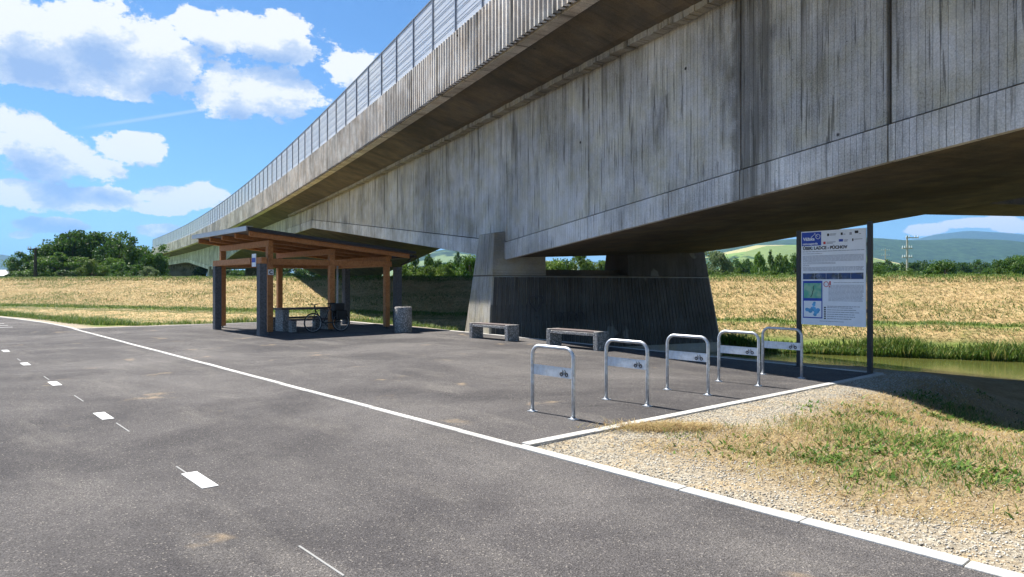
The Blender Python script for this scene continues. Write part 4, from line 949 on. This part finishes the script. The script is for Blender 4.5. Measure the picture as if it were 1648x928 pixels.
# ------------------------------------------------------------------ grass, weeds, straw and stones
def blades(name, x, y, h, wd, lean, mat, z=None, flat=False, seed=1):
    """one bent blade of three faces for each point"""
    r = np.random.default_rng(seed); n = len(x); z = height(x, y) if z is None else z; an = r.uniform(0, 2 * np.pi, n); dx, dy = np.cos(an), np.sin(an); px, py = -dy, dx
    l = lean * r.uniform(.4, 1.3, n) * h; b = np.stack([x, y, z], -1); pr = np.stack([px, py, np.zeros(n)], -1) * (wd * .5)[:, None]; d = np.stack([dx, dy, np.zeros(n)], -1)
    up = np.array([0, 0, 1.0]); m = b + d * (l * .35)[:, None] + up * (h * (.6 if not flat else .28))[:, None]; t = b + d * l[:, None] + up * (h * (1.0 if not flat else .16))[:, None]
    V = np.stack([b - pr, b + pr, m + pr * .8, m - pr * .8, t], 1).reshape(-1, 3); o = np.arange(n)[:, None] * 5
    F3 = np.concatenate([o + np.array([0, 1, 2]), o + np.array([0, 2, 3]), o + np.array([3, 2, 4])]); rnd = np.repeat(r.random(n), 5)
    return tag(obj_np(name, V, F3, mat, rnd=rnd), kind='stuff')
def sd_xy(s, d): return -.906 * s + .422 * d, .422 * s + .906 * d
r = np.random.default_rng(11)
def patchy(x, y, f=1.0, ph=0.0): return np.sin(x * f + 1.3 * np.sin(y * f * .7 + ph)) * np.sin(y * f * 1.1 + 1.1 * np.sin(x * f * .8) + ph) + .5 * np.sin(x * f * 2.7 + ph) * np.sin(y * f * 2.3)
# cut hay lying on the dyke
n = 240000; s_, d_ = r.uniform(-28, 100, n), r.uniform(30.9, 41.2, n); k = r.random(n) < .16; d_[k] = r.uniform(21, 31, k.sum()); s_[k] = r.uniform(14, 80, k.sum()); x, y = sd_xy(s_, d_); k = (np.abs(d_ - 33.4) > .8 + .4 * patchy(x, y, .5)) & (paved_dist(x, y) > np.where(d_ < 31, 2.2, .6)); x, y = x[k], y[k]; n = len(x)
tag(blades('hay', x, y, r.uniform(.08, .28, n), r.uniform(.014, .034, n), 1.0, 'hay', flat=True, seed=2), 'cut dry hay lying in rows on the dyke slope', 'hay')
n = 80000; s_ = r.uniform(-28, 100, n); d_ = np.where(r.random(n) < .6, r.uniform(40.2, 43, n), 33.4 + r.normal(0, .6, n)); x, y = sd_xy(s_, d_)
m2 = 46000; s2, d2 = r.uniform(-28, 100, m2), r.uniform(31, 41, m2); x2, y2 = sd_xy(s2, d2); k = patchy(s2 * .35, d2 * 1.5, .6, 1.0) > .3; x = np.concatenate([x, x2[k]]); y = np.concatenate([y, y2[k]]); k = paved_dist(x, y) > .6; x, y = x[k], y[k]; n = len(x)
tag(blades('dyke_grass', x, y, r.uniform(.05, .16, n), r.uniform(.02, .045, n), 1.1, 'lush', seed=3), 'short green grass on the crest and bench of the dyke', 'grass')
# lush growth along the far bank of the stream and in the ditch left of the shelter
n = 30000; s_ = r.uniform(-28, 12, n); d_ = 29.75 + .35 * np.clip(r.normal(0, 1, n), -1.5, 2); x, y = sd_xy(s_, d_); hh = (.26 + .18 * np.clip(patchy(x, y, .7, 2.0), -1, 1.5)) * r.uniform(.6, 1.3, n); z = np.maximum(height(x, y), -1.0)
tag(blades('bank_plants', x, y, np.maximum(hh, .12), r.uniform(.02, .05, n), .6, 'lush', z=z, seed=4), 'lush reeds and grass along the far edge of the stream', 'reeds')
n = 150000; s_ = r.uniform(13, 80, n); x, y = sd_xy(s_, r.uniform(19, 31.5, n)); pd = paved_dist(x, y); k = (pd > .55) & (pd < 2.6 + .9 * patchy(x, y, .6, .5)); x, y = x[k], y[k]; n = len(x)
tag(blades('ditch_grass', x, y, (.2 + .15 * np.clip(patchy(x, y, .8, 3.0), -1, 1.5)) * r.uniform(.5, 1.4, n) * smooth(.4, 1.3, paved_dist(x, y)), r.uniform(.012, .03, n), 1.1, 'lush', seed=5), 'tall green grass between path edge and dyke on the left', 'grass')
for i_, (sx, lb) in enumerate(((-6.6, 'clump of tall pale reeds on the far bank, right of the board'), (4.0, 'clump of tall reeds on the far bank behind the farthest stand'), (-13.0, 'clump of reeds on the far bank near the right edge'))):
    n = 420; x, y = sd_xy(sx + r.normal(0, .45, n), 29.75 + r.normal(0, .25, n)); o = blades('reed_clump', x, y, r.uniform(.45, .95, n), r.uniform(.02, .035, n), .75, 'weed', z=np.full(n, -1.02), seed=40 + i_); o['kind'] = 'thing'; tag(o, lb, 'reeds')
# verge at the lower right: straw mat, weeds, pebbles
def verge_points(n, amin, bmin, seed):
    q = np.random.default_rng(seed); a_, c_ = q.uniform(amin, 9.5, n), q.uniform(bmin, 9.0, n); p = np.array([C0.x + A.x * a_ - B.x * c_, C0.y + A.y * a_ - B.y * c_]); return p[0], p[1], a_, c_
x, y, a_, c_ = verge_points(110000, .5, .3, 21); dens = smooth(.45, 1.3, np.minimum(a_, c_) + .5 * patchy(x, y, 1.4)) * (.45 + .55 * smooth(-.5, .5, patchy(x, y, 1.1, 2))); k = r.random(len(x)) < dens * .8
n = k.sum(); tag(blades('straw_mat', x[k], y[k], r.uniform(.012, .05, n), r.uniform(.004, .009, n), 3.2, 'straw', seed=22), 'dry cut straw spread over the gravel verge', 'straw')
cn = 620; cx_, cy_, ca, cc = verge_points(cn, 1.0, .7, 23); cw = smooth(.5, 1.9, np.minimum(ca, cc) + .6 * patchy(cx_, cy_, 1.2, 1.0)) * smooth(-1.0, .5, patchy(cx_, cy_, .9, .4) + .3); cr = r.uniform(.05, .2, cn) * (.5 + cw); cnt = (r.uniform(15, 110, cn) * cw * (.4 + cr * 4)).astype(int)
ci = np.repeat(np.arange(cn), cnt); n = len(ci); x = cx_[ci] + r.normal(0, 1, n) * cr[ci]; y = cy_[ci] + r.normal(0, 1, n) * cr[ci]; pa, pb = ab(x, y); k = (pa > .4) & (pb < -.4); x, y, ci = x[k], y[k], ci[k]; n = len(x)
broad = (np.arange(cn) % 3 == 0)[ci]
tag(blades('green_weeds', x, y, r.uniform(.02, .085, n) * np.where(broad, .7, 1.1), np.where(broad, r.uniform(.018, .034, n), r.uniform(.004, .009, n)), np.where(broad, 2.0, 1.3), 'weed', seed=24), 'green weeds sprouting in clumps on the verge', 'weeds')
nn_ = 3000; tx, ty = r.normal(0, .22, nn_), r.normal(0, .13, nn_); cpos = L(1.9, -.45); x = cpos.x + tx * 1.6; y = cpos.y + ty
tag(blades('straw_tuft', x, y, r.uniform(.015, .06, nn_), r.uniform(.004, .008, nn_), 3.0, 'straw', z=np.full(nn_, .005), seed=26), 'heap of reddish dry straw spilling over the kerb by the stands', 'straw')
x, y, a_, c_ = verge_points(75000, .08, .08, 27); k = (r.random(len(x)) < np.maximum(smooth(1.7, .6, np.minimum(a_, c_) + .4 * patchy(x, y, 1.3)), .15)); x, y = x[k], y[k]; n = len(x)
sz = r.uniform(.004, .012, n); z = height(x, y) + sz * .25; cu = np.array([(1, 0, 0), (0, 1, 0), (-1, 0, 0), (0, -1, 0), (0, 0, .7), (0, 0, -.7)], float)
an = r.uniform(0, 6.28, n); j = r.uniform(.65, 1.3, (n, 6, 1)); V = cu[None] * sz[:, None, None] * j; V = np.stack([V[..., 0] * np.cos(an)[:, None] - V[..., 1] * np.sin(an)[:, None], V[..., 0] * np.sin(an)[:, None] + V[..., 1] * np.cos(an)[:, None], V[..., 2]], -1) + np.stack([x, y, z], -1)[:, None]
FO = np.array([(0, 1, 4), (1, 2, 4), (2, 3, 4), (3, 0, 4), (1, 0, 5), (2, 1, 5), (3, 2, 5), (0, 3, 5)]); M['pebble'] = blade_mat('pebbles', [(0, (.24, .21, .17)), (.5, (.44, .41, .35)), (1, (.62, .60, .54))], .85, .0)
tag(obj_np('gravel_stones', V.reshape(-1, 3), (np.arange(n)[:, None, None] * 6 + FO[None]).reshape(-1, 3), 'pebble', rnd=np.repeat(r.random(n), 6)), 'loose limestone gravel beside the kerbs', 'gravel', kind='stuff')

# ------------------------------------------------------------------ air: thin haze that turns the far hills blue
m, t = material('haze'); v = t.n('VolumePrincipled', None, Color=(.27, .56, 1.0), Density=HAZE, Anisotropy=.1); t.t.links.new(v.outputs[0], t.out.inputs[1]); M['haze'] = m
q = MB(); q.box(-11500, 11500, -3500, 12500, -12, 640); tag(q.build('haze', 'haze'), kind='stuff')
